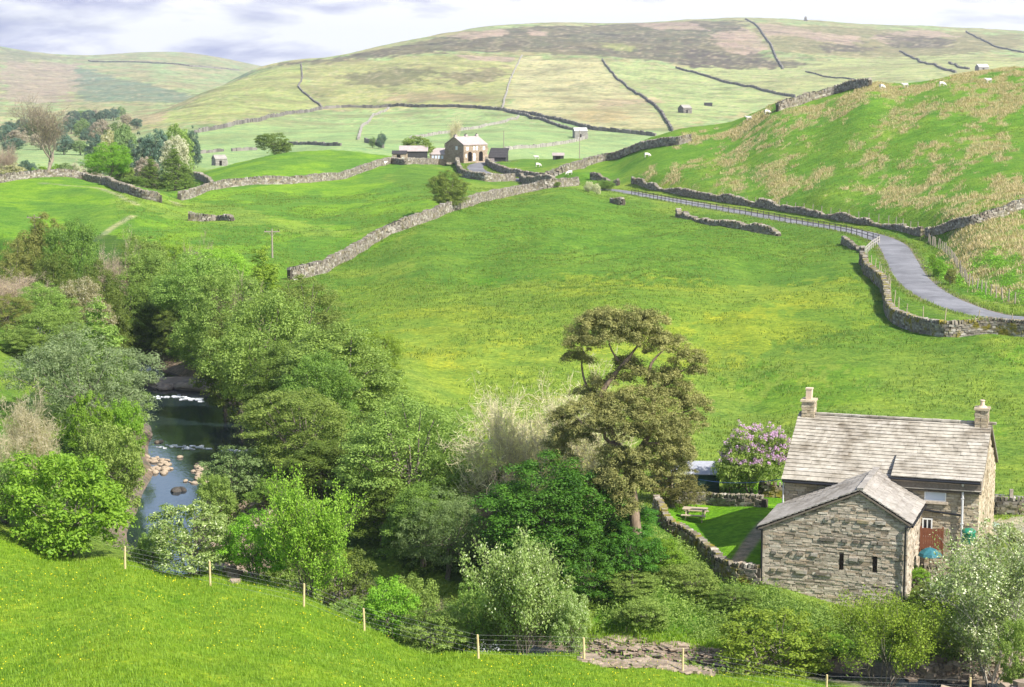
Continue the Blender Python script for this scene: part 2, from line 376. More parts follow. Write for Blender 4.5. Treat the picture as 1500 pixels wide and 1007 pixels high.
# far ground
fz = sst(520, 700, YY)
PALE, TAN, HEA, PINK, MOSS = (.26, .35, .14), (.32, .29, .14), (.085, .07, .055), (.34, .25, .19), (.14, .18, .06)
mixc(fz, PALE)
fz2 = sst(860, 1000, YY)
mixc(fz2 * sst(.35, .6, n3), TAN); mixc(fz2 * sst(.52, .66, n4) * .7, MOSS)
FARHILL = [
 ([(205,186),(300,140),(385,104),(440,95),(452,130),(470,158),(330,178)], (.29,.33,.11), 1),
 ([(450,96),(560,88),(655,80),(755,84),(738,160),(600,157),(480,158),(455,130)], (.29,.30,.11), 1),
 ([(755,84),(880,88),(985,188),(860,186),(740,160)], (.40,.375,.19), 1),
 ([(885,90),(1000,102),(1150,138),(1130,155),(985,188)], (.30,.36,.14), 1),
 ([(1000,100),(1400,75),(1500,90),(1500,110),(1150,140)], (.31,.34,.14), 1),
 ([(270,200),(470,162),(735,162),(850,185),(850,225),(600,225),(300,250)], (.25,.35,.135), .6),
 ([(385,101),(480,86),(600,64),(690,50),(800,38),(900,36),(1090,31),(1098,60),(1150,100),(1000,96),(900,84),(760,76),(600,79),(480,92)], HEA, 1.2),
 ([(1100,34),(1300,44),(1500,52),(1500,72),(1380,82),(1220,80),(1130,78)], (.19,.17,.085), 1.2),
 ([(650,54),(740,42),(745,50),(690,60)], PINK, .5), ([(660,80),(755,83),(752,92),(690,89)], PINK, .5),
 ([(1040,50),(1095,42),(1128,70),(1095,86),(1050,66)], PINK, .8), ([(1105,34),(1190,44),(1205,56),(1120,52)], PINK, .8), ([(1195,46),(1262,55),(1252,70),(1190,60)], PINK, .8), ([(1272,55),(1350,44),(1410,54),(1300,66)], PINK, .8),
 ([(775,44),(800,46),(796,54),(776,52)], PINK, .6), ([(920,34),(1000,33),(1040,44),(960,44)], PINK, .6),
 ([(1290,50),(1400,58),(1385,72),(1300,68)], HEA, 1), ([(1190,66),(1290,70),(1275,76),(1200,76)], HEA, 1), ([(880,62),(930,66),(925,76),(880,72)], (.24,.26,.09), 1),
 ([(1090,78),(1180,92),(1160,100),(1095,96)], HEA, 1.3), ([(1000,60),(1060,80),(1090,98),(1005,98)], HEA, 1.2),
 ([(560,140),(650,135),(700,140),(700,150),(560,150)], (.30,.24,.13), 1.2), ([(500,110),(600,98),(650,105),(600,125),(520,125)], (.13,.13,.06), 2.2), ([(640,110),(735,98),(735,120),(660,122)], (.15,.13,.07), 2),
 ([(830,165),(900,160),(935,176),(860,182)], (.36,.29,.14), 1.5), ([(870,150),(960,142),(970,150),(880,160)], (.42,.33,.2), 1.5),
 ([(0,88),(110,92),(130,115),(90,150),(0,150)], (.30,.23,.17), 2), ([(110,95),(380,100),(360,112),(240,150),(120,150)], (.115,.170,.11), 1),
 ([(0,70),(130,84),(0,90)], (.17,.18,.1), 1), ([(180,168),(250,165),(240,180),(200,186)], (.38,.3,.17), 1),
]
for poly, c, j in FARHILL: mixc(inside(poly, j, 520) * (.72 + .28 * n4), c)
mixc(fz2 * sst(.60, .70, fbm(AA * 700, LL * 260, 83, 3)) * .45, (.14, .15, .06))
mixc(fz2 * sst(.62, .72, fbm(AA * 600, LL * 220, 87, 3)) * .5, (.42, .35, .22))
# near fields: left pastures
LEFT = inside([(-200,255),(0,258),(80,250),(235,287),(300,255),(400,224),(560,226),(620,238),(560,262),(650,300),(600,338),(425,410),(300,420),(-200,420)], .4)
mixc(LEFT * .75, (.105, .225, .024)); mixc(LEFT * sst(.45, .62, fbm(AA * 60, LL * 30, 91, 3)) * .6, (.19, .33, .02))
mixc(inside([(150,300),(260,290),(400,318),(620,330),(450,345),(250,320)], 1.5) * .5, (.24, .32, .05))
for pl, wd in (([(195,316),(172,329),(150,345),(110,375)], .55), ([(255,296),(264,302)], .8), ([(60,268),(140,275),(200,300)], .5)):
    L = np.array([at(*p)[:2] for p in pl]); mm = (YY > 150) & (YY < 420); d, _, _ = pl_dist(XX[mm], YY[mm], L)
    t_ = np.zeros(XX.shape); t_[mm] = 1 - sst(wd * .6, wd * 1.6, d); mixc(t_ * .6, (.38, .35, .20))
# middle meadow: buttercup bands
MID = inside([(425,410),(600,338),(830,274),(900,284),(1100,330),(1260,360),(1290,440),(1330,480),(1500,495),(1500,760),(1160,700),(1040,720),(700,720),(690,600),(560,520),(470,440)], .3)
band = sst(.5, .64, fbm(AA * 26, LL * 34 + AA * 12, 101, 4))
zone = inside([(470,420),(900,410),(1160,420),(1260,400),(1290,470),(1100,520),(900,560),(740,640),(640,600),(560,500)], 3)
mixc(MID * zone * .45, (.205, .295, .030)); mixc(MID * band * (zone * .4), (.28, .315, .026)); FL += MID * (zone * (.3 + band * .7) + .35)
mixc(inside([(960,480),(1080,456),(1180,440),(1200,446),(1080,468),(975,492)], 1.5) * .22, (.42, .40, .02)); mixc(inside([(600,515),(720,500),(830,500),(720,512),(620,530)], 2) * .2, (.40, .39, .02))
mixc(inside([(600,340),(830,276),(1000,320),(1240,372),(1180,410),(900,410),(600,420)], 2) * (.35 + .5 * n1), (.100, .205, .022))
mixc(inside([(690,408),(735,408),(735,420),(680,418)], 1) * .6, (.07, .20, .012))
mixc(inside([(1060,560),(1500,520),(1500,640),(1100,650)], 4) * .5 * sst(.4, .6, n1), (.07, .21, .01))
# foreground meadow
FG = (YY < 97) & (XX < 18)
dR, rwR, _ = pl_dist(XX, YY, RIV); dR = np.where(YY < 480, dR - rwR, 99)
mixc(FG * .8, (.195, .325, .020)); mixc(FG * sst(.42, .66, fbm(XX / 3, YY / 3, 107, 4)) * .6, (.130, .270, .012)); mixc(FG * sst(.5, .68, fbm(XX / 5, YY / 8, 109, 3)) * .4, (.27, .37, .02)); FL += FG * 1.0
# rushy hill
HILL = inside([(760,262),(870,238),(930,214),(1000,194),(1133,154),(1277,125),(1400,117),(1560,100),(1600,470),(1440,440),(1365,400),(1350,350),(1240,325),(1100,300),(920,268)], .3) | ((YY > 380) & (YY < 560) & (AA > .06) & (XX > 30))
mixc(HILL * .85, (.095, .215, .018)); mixc(HILL * sst(.45, .65, fbm(AA * 50, LL * 30, 113, 3)) * .45, (.17, .255, .03))
hs = AA * 1.0 + (LL - math.log(300)) * .10           # along the slope
rn = fbm(hs * 62, LL * 22 - AA * 30, 121, 4); rn2 = fbm(AA * 330, LL * 120, 127, 3)
RUSHZ = np.zeros(AA.shape)
for poly, amt in (([(1240,245),(1390,210),(1385,226),(1300,252),(1245,258)], 1.), ([(1410,198),(1470,205),(1470,232),(1420,236)], 1.), ([(1300,310),(1340,290),(1470,270),(1500,262),(1500,290),(1430,305),(1400,322),(1340,315)], .95),
                  ([(1050,225),(1190,190),(1195,198),(1060,236)], .9), ([(1150,182),(1290,145),(1300,152),(1200,182),(1150,190)], .75), ([(1280,160),(1430,135),(1500,130),(1500,165),(1400,178),(1300,180)], .6),
                  ([(1180,215),(1330,180),(1320,200),(1190,225)], .5), ([(1000,240),(1200,230),(1240,270),(1050,300),(920,275)], .3), ([(1240,300),(1350,320),(1340,340),(1250,325)], .5), ([(1200,270),(1500,230),(1500,300),(1250,300)], .3),
                  ([(1000,195),(1133,155),(1277,126),(1400,117),(1530,102),(1530,118),(1400,130),(1280,140),(1140,170),(1000,212)], .95), ([(1365,350),(1500,318),(1520,450),(1470,442),(1400,405)], .85)):
    RUSHZ = np.maximum(RUSHZ, inside(poly, 2.5) * amt)
RUSHZ *= np.where(inside([(1430,375),(1500,372),(1500,400),(1440,408)], 2), .15, 1)
RUSH = HILL * np.clip(RUSHZ * 1.0 + (rn - .5) * 2.6 + (rn2 - .5) * 1.3 - .46, 0, 1) * (RUSHZ > .05)
RUSH = np.clip(RUSH * 2.2, 0, 1)
mixc(RUSH * .55, (.38, .32, .15))
# track, garden, yard, banks
def strip(pl, wd, c, amt=.9, Ymx=500, soft=.5):
    L = np.array([at(*p)[:2] for p in pl]); mm = (YY > 60) & (YY < Ymx); d, _, _ = pl_dist(XX[mm], YY[mm], L); d = d + (n1[mm] - .5) * .5
    t_ = np.zeros(XX.shape); t_[mm] = 1 - sst(wd - soft / 2, wd + soft / 2, d); mixc(t_ * amt, c)
GARDEN = inside([(975,750),(990,722),(1060,722),(1150,700),(1150,775),(1113,850),(1060,838),(1010,790)], .1)
mixc(GARDEN * .9, (.135, .32, .012)); FL *= 1 - GARDEN
strip([(1072,836),(1080,822),(1095,800),(1112,778),(1125,764)], .5, (.36, .30, .21), .95, soft=.25)
mixc(inside([(1445,790),(1450,762),(1530,758),(1540,800)], .3) * .8, (.42, .37, .28))
und = sst(0, 1.5, dR) * (1 - sst(9, 15, dR)) * (YY > 86.8)
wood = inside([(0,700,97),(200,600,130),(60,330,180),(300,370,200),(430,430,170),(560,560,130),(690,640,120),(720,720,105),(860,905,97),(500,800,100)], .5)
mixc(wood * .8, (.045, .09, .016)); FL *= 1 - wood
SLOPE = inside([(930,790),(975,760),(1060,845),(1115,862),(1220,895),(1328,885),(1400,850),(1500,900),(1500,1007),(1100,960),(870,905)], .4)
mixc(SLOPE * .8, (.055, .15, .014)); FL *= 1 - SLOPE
mixc(inside([(862,905),(950,905),(1060,930),(1064,948),(960,938),(870,922)], .6) * .8, (.12, .27, .015))
peb = (1 - sst(.2, 1.6, dR + (n1 - .5) * 1.2)); mixc(peb, (.22, .175, .13)); FL *= 1 - peb
# stony bars beside the water
for poly in ([(856,940),(900,930),(1056,950),(1080,978),(1000,985),(858,966)], [(330,752),(380,722),(420,735),(410,775),(350,775)], [(205,690),(215,660),(250,668),(245,690)], [(1340,990),(1380,950),(1500,940),(1500,1007)], [(300,790),(345,760),(370,800),(340,850)]):
    mixc(inside(poly, .6) * .9, (.25, .19, .135))
# verge beside the lane
mm = (YY > 140) & (YY < 520); d, _, _ = pl_dist(XX[mm], YY[mm], LANE); t_ = np.zeros(XX.shape); t_[mm] = 1 - sst(LW + .2, LW + .7, d); mixc(t_, (.20, .17, .12))
FL *= 1 - HILL

# ------------------------------------------------------------------ ground sheet
V = np.stack([XX, YY, ZZ], -1).reshape(-1, 3)
ii = (np.arange(NA - 1)[:, None] * NY + np.arange(NY - 1)[None]).ravel()
Fq = np.stack([ii, ii + NY, ii + NY + 1, ii + 1], -1)
gb = MB(); gb.add(V, Fq)
GM = mat('ground_cover', None, .95, .08); t = NT(GM)
gcol = t.n('ShaderNodeVertexColor', layer_name='growth').outputs['Color']; gfl = t.n('ShaderNodeAttribute', attribute_name='flowers').outputs['Fac']
pos = t.n('ShaderNodeNewGeometry').outputs['Position']
fine = t.noise(pos, 2.6, 6, .72); mid = t.noise(pos, .22, 4, .6); tus = t.noise(t.n('ShaderNodeMapping', i={'Vector': pos, 'Scale': (.55, .9, .9)}).outputs[0], .9, 7, .7)
c = t.mix(1., gcol, t.ramp(fine, [(.28, (.42, .52, .4)), (.72, (1.5, 1.42, 1.6))]), 'MULTIPLY')
c = t.mix(1., c, t.ramp(mid, [(.3, (.74, .84, .9)), (.7, (1.28, 1.14, 1.05))]), 'MULTIPLY')
c = t.mix(1., c, t.ramp(tus, [(.3, (.60, .72, .7)), (.55, (1., 1., 1.)), (.75, (1.28, 1.16, 1.1))]), 'MULTIPLY')
sy = t.n('ShaderNodeSeparateXYZ', i={0: pos}).outputs['Y']; farm_ = t.n('ShaderNodeMapRange', i={0: sy, 1: 560, 2: 950, 3: 0., 4: 1.}, clamp=True).outputs[0]
mo = t.noise(t.n('ShaderNodeMapping', i={'Vector': pos, 'Scale': (.03, .02, .05)}).outputs[0], 1., 9, .72, .6); mo2 = t.noise(pos, .012, 8, .7)
c = t.mix(farm_, c, t.mix(1., c, t.ramp(mo, [(.32, (.50, .50, .52)), (.5, (1., 1., 1.)), (.7, (1.35, 1.25, 1.2))]), 'MULTIPLY')); c = t.mix(t.math('MULTIPLY', farm_, t.ramp(mo2, [(.48, 0.), (.62, .55)])), c, (.17, .15, .075))
vo = t.n('ShaderNodeTexVoronoi', i={'Vector': pos, 'Scale': 2.3}); vd = vo.outputs['Distance']
patch = t.math('MULTIPLY', t.ramp(t.noise(pos, .35, 4, .7), [(.42, 0.), (.62, 1.)]), gfl)
fm = t.math('MULTIPLY', t.ramp(vd, [(.16, 1.), (.30, 0.)]), patch)
c = t.mix(t.math('MULTIPLY', fm, .5), c, (.62, .55, .012))
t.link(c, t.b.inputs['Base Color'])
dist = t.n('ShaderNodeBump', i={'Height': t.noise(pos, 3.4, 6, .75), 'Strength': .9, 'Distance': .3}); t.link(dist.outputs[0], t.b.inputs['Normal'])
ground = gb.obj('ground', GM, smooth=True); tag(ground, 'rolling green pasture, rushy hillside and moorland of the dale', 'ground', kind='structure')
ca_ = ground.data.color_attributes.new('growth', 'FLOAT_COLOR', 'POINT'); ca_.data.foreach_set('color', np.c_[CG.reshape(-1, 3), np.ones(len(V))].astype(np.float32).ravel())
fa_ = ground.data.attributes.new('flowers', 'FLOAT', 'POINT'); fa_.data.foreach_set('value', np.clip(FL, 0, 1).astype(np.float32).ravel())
# ------------------------------------------------------------------ lane
lb = MB(); prof = np.linspace(-1, 1, 7); tg = np.gradient(LANE[:, :2], axis=0); tg /= np.linalg.norm(tg, axis=1)[:, None]; nr = np.c_[tg[:, 1], -tg[:, 0]]
lv = []
for k, p in enumerate(LANE):
    for w in prof:
        ww = LW * w * (1 + (.05 * (vn(k * .7, 3.1 + (w > 0), 5) - .5)))
        lv.append((p[0] + nr[k, 0] * ww, p[1] + nr[k, 1] * ww, p[2] + .04 * (1 - w * w) - .03 - (.12 if abs(w) > .99 else 0)))
n = len(prof); i0 = (np.arange(len(LANE) - 1)[:, None] * n + np.arange(n - 1)[None]).ravel()
lb.add(lv, np.stack([i0, i0 + 1, i0 + n + 1, i0 + n], -1))
AM = mat('lane_tarmac', None, .85, .25); t = NT(AM); pos = t.n('ShaderNodeNewGeometry').outputs['Position']
cc = t.ramp(t.noise(pos, .45, 5, .65), [(.3, (.125, .125, .135)), (.7, (.185, .184, .195))]); cc = t.mix(1., cc, t.ramp(t.noise(pos, .16, 6, .7, .8), [(.40, .78), (.50, 1.), (.64, 1.22)]), 'MULTIPLY'); cc = t.mix(1., cc, t.ramp(t.noise(pos, 9, 4, .7), [(.3, .8), (.7, 1.2)]), 'MULTIPLY')
t.link(cc, t.b.inputs['Base Color']); t.link(t.bump(t.noise(pos, 12, 3, .7), .3, .02), t.b.inputs['Normal'])
tag(lb.obj('lane', AM, smooth=True), 'narrow grey tarmac lane winding down the dale', 'road', kind='structure')
# ------------------------------------------------------------------ river water
wb = MB(); tg = np.gradient(RIV[:, :2], axis=0); tg /= np.linalg.norm(tg, axis=1)[:, None]; nr = np.c_[tg[:, 1], -tg[:, 0]]
wv = [(p[0] + nr[k, 0] * w * (p[2] + 3.0), p[1] + nr[k, 1] * w * (p[2] + 3.0), WZ) for k, p in enumerate(RIV) for w in np.linspace(-1, 1, 5)]
i0 = (np.arange(len(RIV) - 1)[:, None] * 5 + np.arange(4)[None]).ravel(); wb.add(wv, np.stack([i0, i0 + 1, i0 + 6, i0 + 5], -1))
WM = mat('river_water', (.012, .020, .028), .05, .5); t = NT(WM); pos = t.n('ShaderNodeNewGeometry').outputs['Position']
mp = t.n('ShaderNodeMapping', i={'Vector': pos, 'Scale': (1., .55, 1.)}).outputs[0]
rip = t.noise(mp, 2.2, 4, .6, .4); t.link(t.bump(rip, .22, .05), t.b.inputs['Normal'])
t.b.inputs['IOR'].default_value = 1.55
tag(wb.obj('river', WM, smooth=True), 'dark peaty river winding between the trees', 'river', kind='structure')
# ------------------------------------------------------------------ sky, sun, haze
SUN_AZ, SUN_EL = R(131), R(46)        # from +Y towards +X
W = bpy.data.worlds.new('World'); SC.world = W; W.use_nodes = True; wt = W.node_tree
for nd in list(wt.nodes): wt.nodes.remove(nd)
class WN(NT):
    def __init__(s, tr): s.t = tr; s.b = None
t = WN(wt); out = t.n('ShaderNodeOutputWorld')
sky = t.n('ShaderNodeTexSky', sky_type='NISHITA', sun_disc=False, sun_elevation=SUN_EL, sun_rotation=SUN_AZ)
gen = t.n('ShaderNodeTexCoord').outputs['Generated']; sx = t.n('ShaderNodeSeparateXYZ', i={0: gen})
mp = t.n('ShaderNodeMapping', i={'Vector': gen, 'Scale': (7., 7., 34.), 'Location': (.3, 0, .4)}).outputs[0]
cn = t.noise(mp, 1., 6, .58, .3); mp2 = t.n('ShaderNodeMapping', i={'Vector': gen, 'Scale': (15., 15., 60.), 'Location': (4.3, 1, 1.4)}).outputs[0]; cn2 = t.noise(mp2, 1., 5, .55, .2)
side = t.n('ShaderNodeMapRange', i={0: sx.outputs['X'], 1: -.26, 2: .02, 3: 0., 4: 1.}, clamp=True).outputs[0]
lowsky = t.n('ShaderNodeMapRange', i={0: sx.outputs['Z'], 1: .07, 2: .22, 3: 1., 4: .22}, clamp=True).outputs[0]
cover = t.math('MULTIPLY', t.ramp(t.math('ADD', cn, t.math('MULTIPLY', side, .18)), [(.36, .55), (.56, 1.)]), lowsky)
ccol = t.mix(t.ramp(t.math('ADD', cn2, t.math('MULTIPLY', side, .26)), [(.42, 0.), (.66, 1.)]), (.135, .15, .32), (.57, .57, .60))
skc = t.mix(1., sky.outputs[0], (.12, .12, .12), 'MULTIPLY')
fin = t.mix(cover, skc, ccol)
bg = t.n('ShaderNodeBackground', i={'Color': fin, 'Strength': 1.}); t.link(bg.outputs[0], out.inputs['Surface'])
sl = bpy.data.lights.new('sun', 'SUN'); sl.energy = 4.6; sl.angle = R(.6); sl.color = (1., .95, .86)
so = bpy.data.objects.new('sun', sl); COL.objects.link(so); so.location = (200, -100, 300)
sd = Vector((math.sin(SUN_AZ) * math.cos(SUN_EL), math.cos(SUN_AZ) * math.cos(SUN_EL), math.sin(SUN_EL))); so.rotation_euler = sd.to_track_quat('Z', 'Y').to_euler()
hb = MB(); hb.box((0, 3350, 40), (3300, 3480, 130)); HM = bpy.data.materials.new('haze_air'); HM.use_nodes = True
for nd in list(HM.node_tree.nodes):
    if nd.type == 'BSDF_PRINCIPLED': HM.node_tree.nodes.remove(nd)
pv = HM.node_tree.nodes.new('ShaderNodeVolumePrincipled'); pv.inputs['Density'].default_value = HAZE; pv.inputs['Color'].default_value = (.86, .92, 1., 1)
pv.inputs['Anisotropy'].default_value = .2
HM.node_tree.links.new(pv.outputs[0], HM.node_tree.nodes['Material Output'].inputs['Volume'])
if HAZE > 0: tag(hb.obj('haze', HM), 'thin pale summer haze over the dale', 'haze', kind='stuff')
SC.view_settings.view_transform = 'Standard'; SC.view_settings.look = 'None'; SC.view_settings.exposure = EXPO; SC.view_settings.gamma = 1
SC.render.film_transparent = False
SC.cycles.max_bounces = 6; SC.cycles.diffuse_bounces = 2; SC.cycles.glossy_bounces = 2; SC.cycles.transmission_bounces = 4; SC.cycles.volume_bounces = 0; SC.cycles.transparent_max_bounces = 4
SC.cycles.use_denoising = True
# ------------------------------------------------------------------ stone materials
LIME = [(.16,.14,.11),(.28,.245,.20),(.22,.195,.165),(.42,.385,.33),(.11,.095,.075),(.31,.255,.19)]
M_WALL = stone_mat('dry_stone', LIME, moss=.35, lichen=.45)
M_MOSSY = stone_mat('mossy_stone', LIME, moss=.95, mossc=(.20,.17,.02), lichen=.4)
M_FARW = stone_mat('far_stone', [(.12,.11,.10),(.2,.18,.16),(.26,.24,.21)], lichen=.2)
M_PALEW = stone_mat('pale_far_stone', [(.29,.27,.235),(.40,.37,.325)], lichen=.2)
M_BARN = stone_mat('barn_stone', [(.36,.30,.22),(.45,.385,.30),(.53,.465,.37),(.38,.33,.26),(.60,.535,.44),(.44,.35,.25),(.24,.20,.15),(.52,.455,.365),(.34,.29,.22)], stain=.45, con=(.66, 1.25), lichen=.3, scale=4.)
M_HOUSE = stone_mat('cottage_stone', [(.34,.275,.18),(.44,.365,.25),(.52,.44,.32),(.38,.31,.21),(.57,.50,.38)], stain=.5, con=(.62, 1.22), lichen=.15, scale=4.)
M_MORTAR = plain('dark_mortar', (.12,.10,.08), (.20,.17,.135), 8, .95, .1)
M_HEART = plain('wall_hearting', (.05,.045,.035), (.10,.085,.065), 6, .95, .1)
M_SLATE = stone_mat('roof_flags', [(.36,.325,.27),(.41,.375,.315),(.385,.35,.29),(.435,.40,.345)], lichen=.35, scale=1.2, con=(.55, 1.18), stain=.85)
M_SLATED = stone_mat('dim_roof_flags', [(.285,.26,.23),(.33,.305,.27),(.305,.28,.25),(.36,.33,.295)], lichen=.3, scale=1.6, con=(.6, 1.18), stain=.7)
M_DARKPIPE = mat('black_pipe', (.012,.012,.014), .4, .5)
M_PALEPIPE = mat('grey_pipe', (.50,.50,.50), .45, .4)
M_WHITE = mat('white_paint', (.75,.75,.73), .4, .4)
M_GLASS = mat('window_glass', (.03,.035,.04), .05, .6)
M_BLIND = mat('curtain_behind_glass', (.55,.60,.68), .12, .5)
M_DARK = mat('dark_inside', (.012,.010,.008), .9, .05)
M_POT = plain('clay_pot', (.50,.38,.27), (.60,.48,.36), 6)
M_STAKE = plain('pale_stake', (.48,.36,.17), (.62,.50,.28), 9, .85)
M_POST = plain('weathered_post', (.20,.17,.13), (.36,.31,.25), 9, .9)
M_TIMBER = plain('grey_timber', (.30,.24,.16), (.46,.39,.28), 9, .85)
M_WIRE = mat('fence_wire', (.20,.20,.19), .5, .5)
M_RAILD = mat('dark_railing', (.055,.05,.05), .6, .3)
M_IRON = mat('galvanised_gate', (.22,.23,.22), .45, .5)
rng = np.random.default_rng(11)

# ------------------------------------------------------------------ dry stone walls
def run(pts, step=.5):
    pts = np.asarray(pts, float)[:, :2]; s = np.r_[0, np.cumsum(np.hypot(*np.diff(pts, axis=0).T))]
    n = max(2, int(s[-1] / step) + 1); q = np.linspace(0, s[-1], n)
    return np.c_[np.interp(q, s, pts[:, 0]), np.interp(q, s, pts[:, 1])], q
def wall(label, px, h=1.3, th=.55, stone=(.42, .17), m=None, group=None, name='dry_stone_wall', gaps=0, ruin=0, cope=True, plan_pts=None, smooth=True):
    P0 = np.array(plan_pts if plan_pts is not None else [at(*p) for p in px])[:, :2]
    if smooth and len(P0) > 2: P0 = catmull(P0, 6)
    q, s = run(P0, .5); L = s[-1]; mb = MB()
    z = H(q[:, 0], q[:, 1]); tx = np.gradient(q, axis=0); tx /= np.linalg.norm(tx, axis=1)[:, None] + 1e-9
    wob = (vn(s / 4, s * 0 + L, 3) - .5) * .5
    h *= .82
    hh = h * (1 + (vn(s / 2.5, s * 0 + L * 3, 7) - .5) * (.22 + ruin))
    if ruin: hh *= np.clip(fbm(s / 5, s * 0 + L, 13, 2) * 2.2 - .35, .12, 1)
    def pos(ss):
        x = np.interp(ss, s, q[:, 0]); y = np.interp(ss, s, q[:, 1]); a = np.interp(ss, s, tx[:, 0]); b = np.interp(ss, s, tx[:, 1])
        n_ = np.hypot(a, b) + 1e-9; a, b = a / n_, b / n_; wb = np.interp(ss, s, wob)
        return x - b * wb, y + a * wb, np.interp(ss, s, z), a, b, np.interp(ss, s, hh)
    # hearting
    sc = np.arange(0, L, .5) + .25; x, y, zz, a, b, hc = pos(np.minimum(sc, L)); n_ = len(sc); o = np.zeros(n_)
    M = np.stack([np.stack([a, b, o], -1), np.stack([-b, a, o], -1), np.tile((0, 0, 1.), (n_, 1))], -1)
    boxes(mb, np.stack([x, y, zz + hc / 2 - .15], -1), np.stack([o + .29, o + th * .34, hc / 2 + .1], -1), M, rng, .05, 1)
    nc = max(2, int(round(h / stone[1])))
    S, J, D = [], [], []
    for j in range(nc):
        for side in (-1, 1):
            p = rng.uniform(0, stone[0])
            while p < L:
                w = stone[0] * rng.uniform(.55, 1.5); S.append((p + w / 2, j, side, w)); p += w
    S = np.array(S); S = S[S[:, 0] < L]; x, y, zz, a, b, hc = pos(S[:, 0]); ch = hc / nc; n_ = len(S); o = np.zeros(n_)
    off = S[:, 2] * (th / 2 - .13) * (1 - .25 * S[:, 1] / nc) + rng.uniform(-.03, .03, n_)
    tilt = rng.uniform(-.12, .12, n_); ct, st = np.cos(tilt), np.sin(tilt)
    M = np.stack([np.stack([a * ct, b * ct, st], -1), np.stack([-b, a, o], -1), np.stack([-a * st, -b * st, ct], -1)], -1)
    boxes(mb, np.stack([x - b * off, y + a * off, zz + (S[:, 1] + .5) * ch - .08], -1), np.stack([S[:, 3] * .49, o + .14, ch * rng.uniform(.40, .56, n_)], -1), M, rng, .2, 0)
    if cope:
        sc = np.arange(.1, L, stone[1] * 1.25); sc = sc + rng.uniform(-.04, .04, len(sc)); x, y, zz, a, b, hc = pos(np.clip(sc, 0, L)); n_ = len(sc); o = np.zeros(n_)
        lean = rng.uniform(-.3, .3, n_); ct, st = np.cos(lean), np.sin(lean)
        M = np.stack([np.stack([a * ct, b * ct, st], -1), np.stack([-b, a, o], -1), np.stack([-a * st, -b * st, ct], -1)], -1)
        k = stone[1]; boxes(mb, np.stack([x, y, zz + hc + k * .35], -1), np.stack([k * .5 * rng.uniform(.6, 1.15, n_), th * .42 * rng.uniform(.7, 1.1, n_), k * .85 * rng.uniform(.6, 1.2, n_)], -1), M, rng, .22, 0)
    o_ = mb.obj(name, [m or M_WALL, M_HEART], loc=(q[0, 0], q[0, 1], z[0]))
    return tag(o_, label, 'stone wall', group)
def farwall(label, px, h=1.3, th=.75, seg=2.2, m=None, Ymin=560, group=None):
    P0 = np.array([plan_xy(p, Ymin) for p in px]); q, s = run(P0, seg); z = H(q[:, 0], q[:, 1]); n_ = len(q) - 1
    if n_ < 1: return
    c = (q[1:] + q[:-1]) / 2; d = q[1:] - q[:-1]; l = np.linalg.norm(d, axis=1); a, b = d[:, 0] / l, d[:, 1] / l; zc = (z[1:] + z[:-1]) / 2; sl = (z[1:] - z[:-1]) / l; o = np.zeros(n_)
    M = np.stack([np.stack([a, b, sl], -1), np.stack([-b, a, o], -1), np.tile((0, 0, 1.), (n_, 1))], -1)
    mb = MB(); hh = h * .85 * rng.uniform(.75, 1.15, n_)
    boxes(mb, np.stack([c[:, 0] + rng.uniform(-.2, .2, n_), c[:, 1], zc + hh / 2 - .2], -1), np.stack([l * .53, o + th / 2, hh / 2 + .25], -1), M, rng, .16)
    return tag(mb.obj('dry_stone_wall', m or M_FARW, loc=(q[0, 0], q[0, 1], z[0])), label, 'stone wall', group)
def plan_xy(p, Ymin):
    for k in range(14):
        q = at(p[0], p[1] + k, Ymin)
        if q[1] < 6200: return q[:2]
    return q[:2]
wall('long rubble wall climbing from the riverside trees to the lane gate', [(424,411),(450,406),(480,397),(520,374),(560,350),(600,333),(650,313),(700,298),(760,285),(810,275),(847,272)], h=1.55, th=.75, stone=(.5,.24))
wall('curved wall on the outside of the lane bend below the farmhouse', [(670,236),(671,248),(688,261),(712,266),(752,265)], h=1.5, th=.7, stone=(.6,.3))
wall('wall hugging the inner side of the lane bend by the farmhouse', [(712,240),(722,247),(742,255),(765,260),(800,264)], h=1.4, th=.7, stone=(.6,.3))
wall('wall running down from the lane bend to the gate by the bushes', [(762,264),(780,270),(812,271)], h=1.5, th=.7, stone=(.6,.3))
wall('broad wall climbing the green slope from the lane towards the skyline', [(800,263),(833,251),(880,237),(933,222),(985,213),(1012,208)], h=1.5, th=.9, stone=(.7,.36))
wall('weathered wall running over the brow of the rushy hill', [(1138,164),(1165,155),(1190,147),(1230,136),(1275,127)], h=1.6, th=.9, stone=(.8,.4))
wall('tumbled wall above the lane beside the tall green bank', [(865,263),(885,266),(905,272)], h=1.3, th=.7, stone=(.6,.3), ruin=.3)
wall('long low wall on the uphill side of the lane', [(927,268),(950,276),(1000,286),(1047,294),(1100,302),(1177,314),(1244,325),(1299,334),(1350,346)], h=1.2, th=.65, stone=(.5,.24), ruin=.35)
wall('wall leaving the lane bend up to the right edge between green hill and tan rushes', [(1356,346),(1385,340),(1420,331),(1460,319),(1500,306),(1540,296)], h=1.2, th=.65, stone=(.5,.24))
wall('large mossy wall curving round the corner of the big meadow below the lane', [(1263,386),(1266,397),(1280,413),(1296,426),(1299,450),(1309,470),(1335,483),(1378,493),(1420,491),(1460,489),(1500,493),(1560,500)], h=1.45, th=.7, stone=(.42,.2), m=M_MOSSY)
wall('short broken wall below the end of the dark roadside railing', [(1232,358),(1248,363),(1264,371)], h=1.0, th=.6, stone=(.42,.2), ruin=.3)
wall('fallen wall line in the grass below the lane, crumbled into humps', [(992,318),(1020,324),(1050,331),(1090,337),(1140,346)], h=1.1, th=1.0, stone=(.5,.22), ruin=1.)
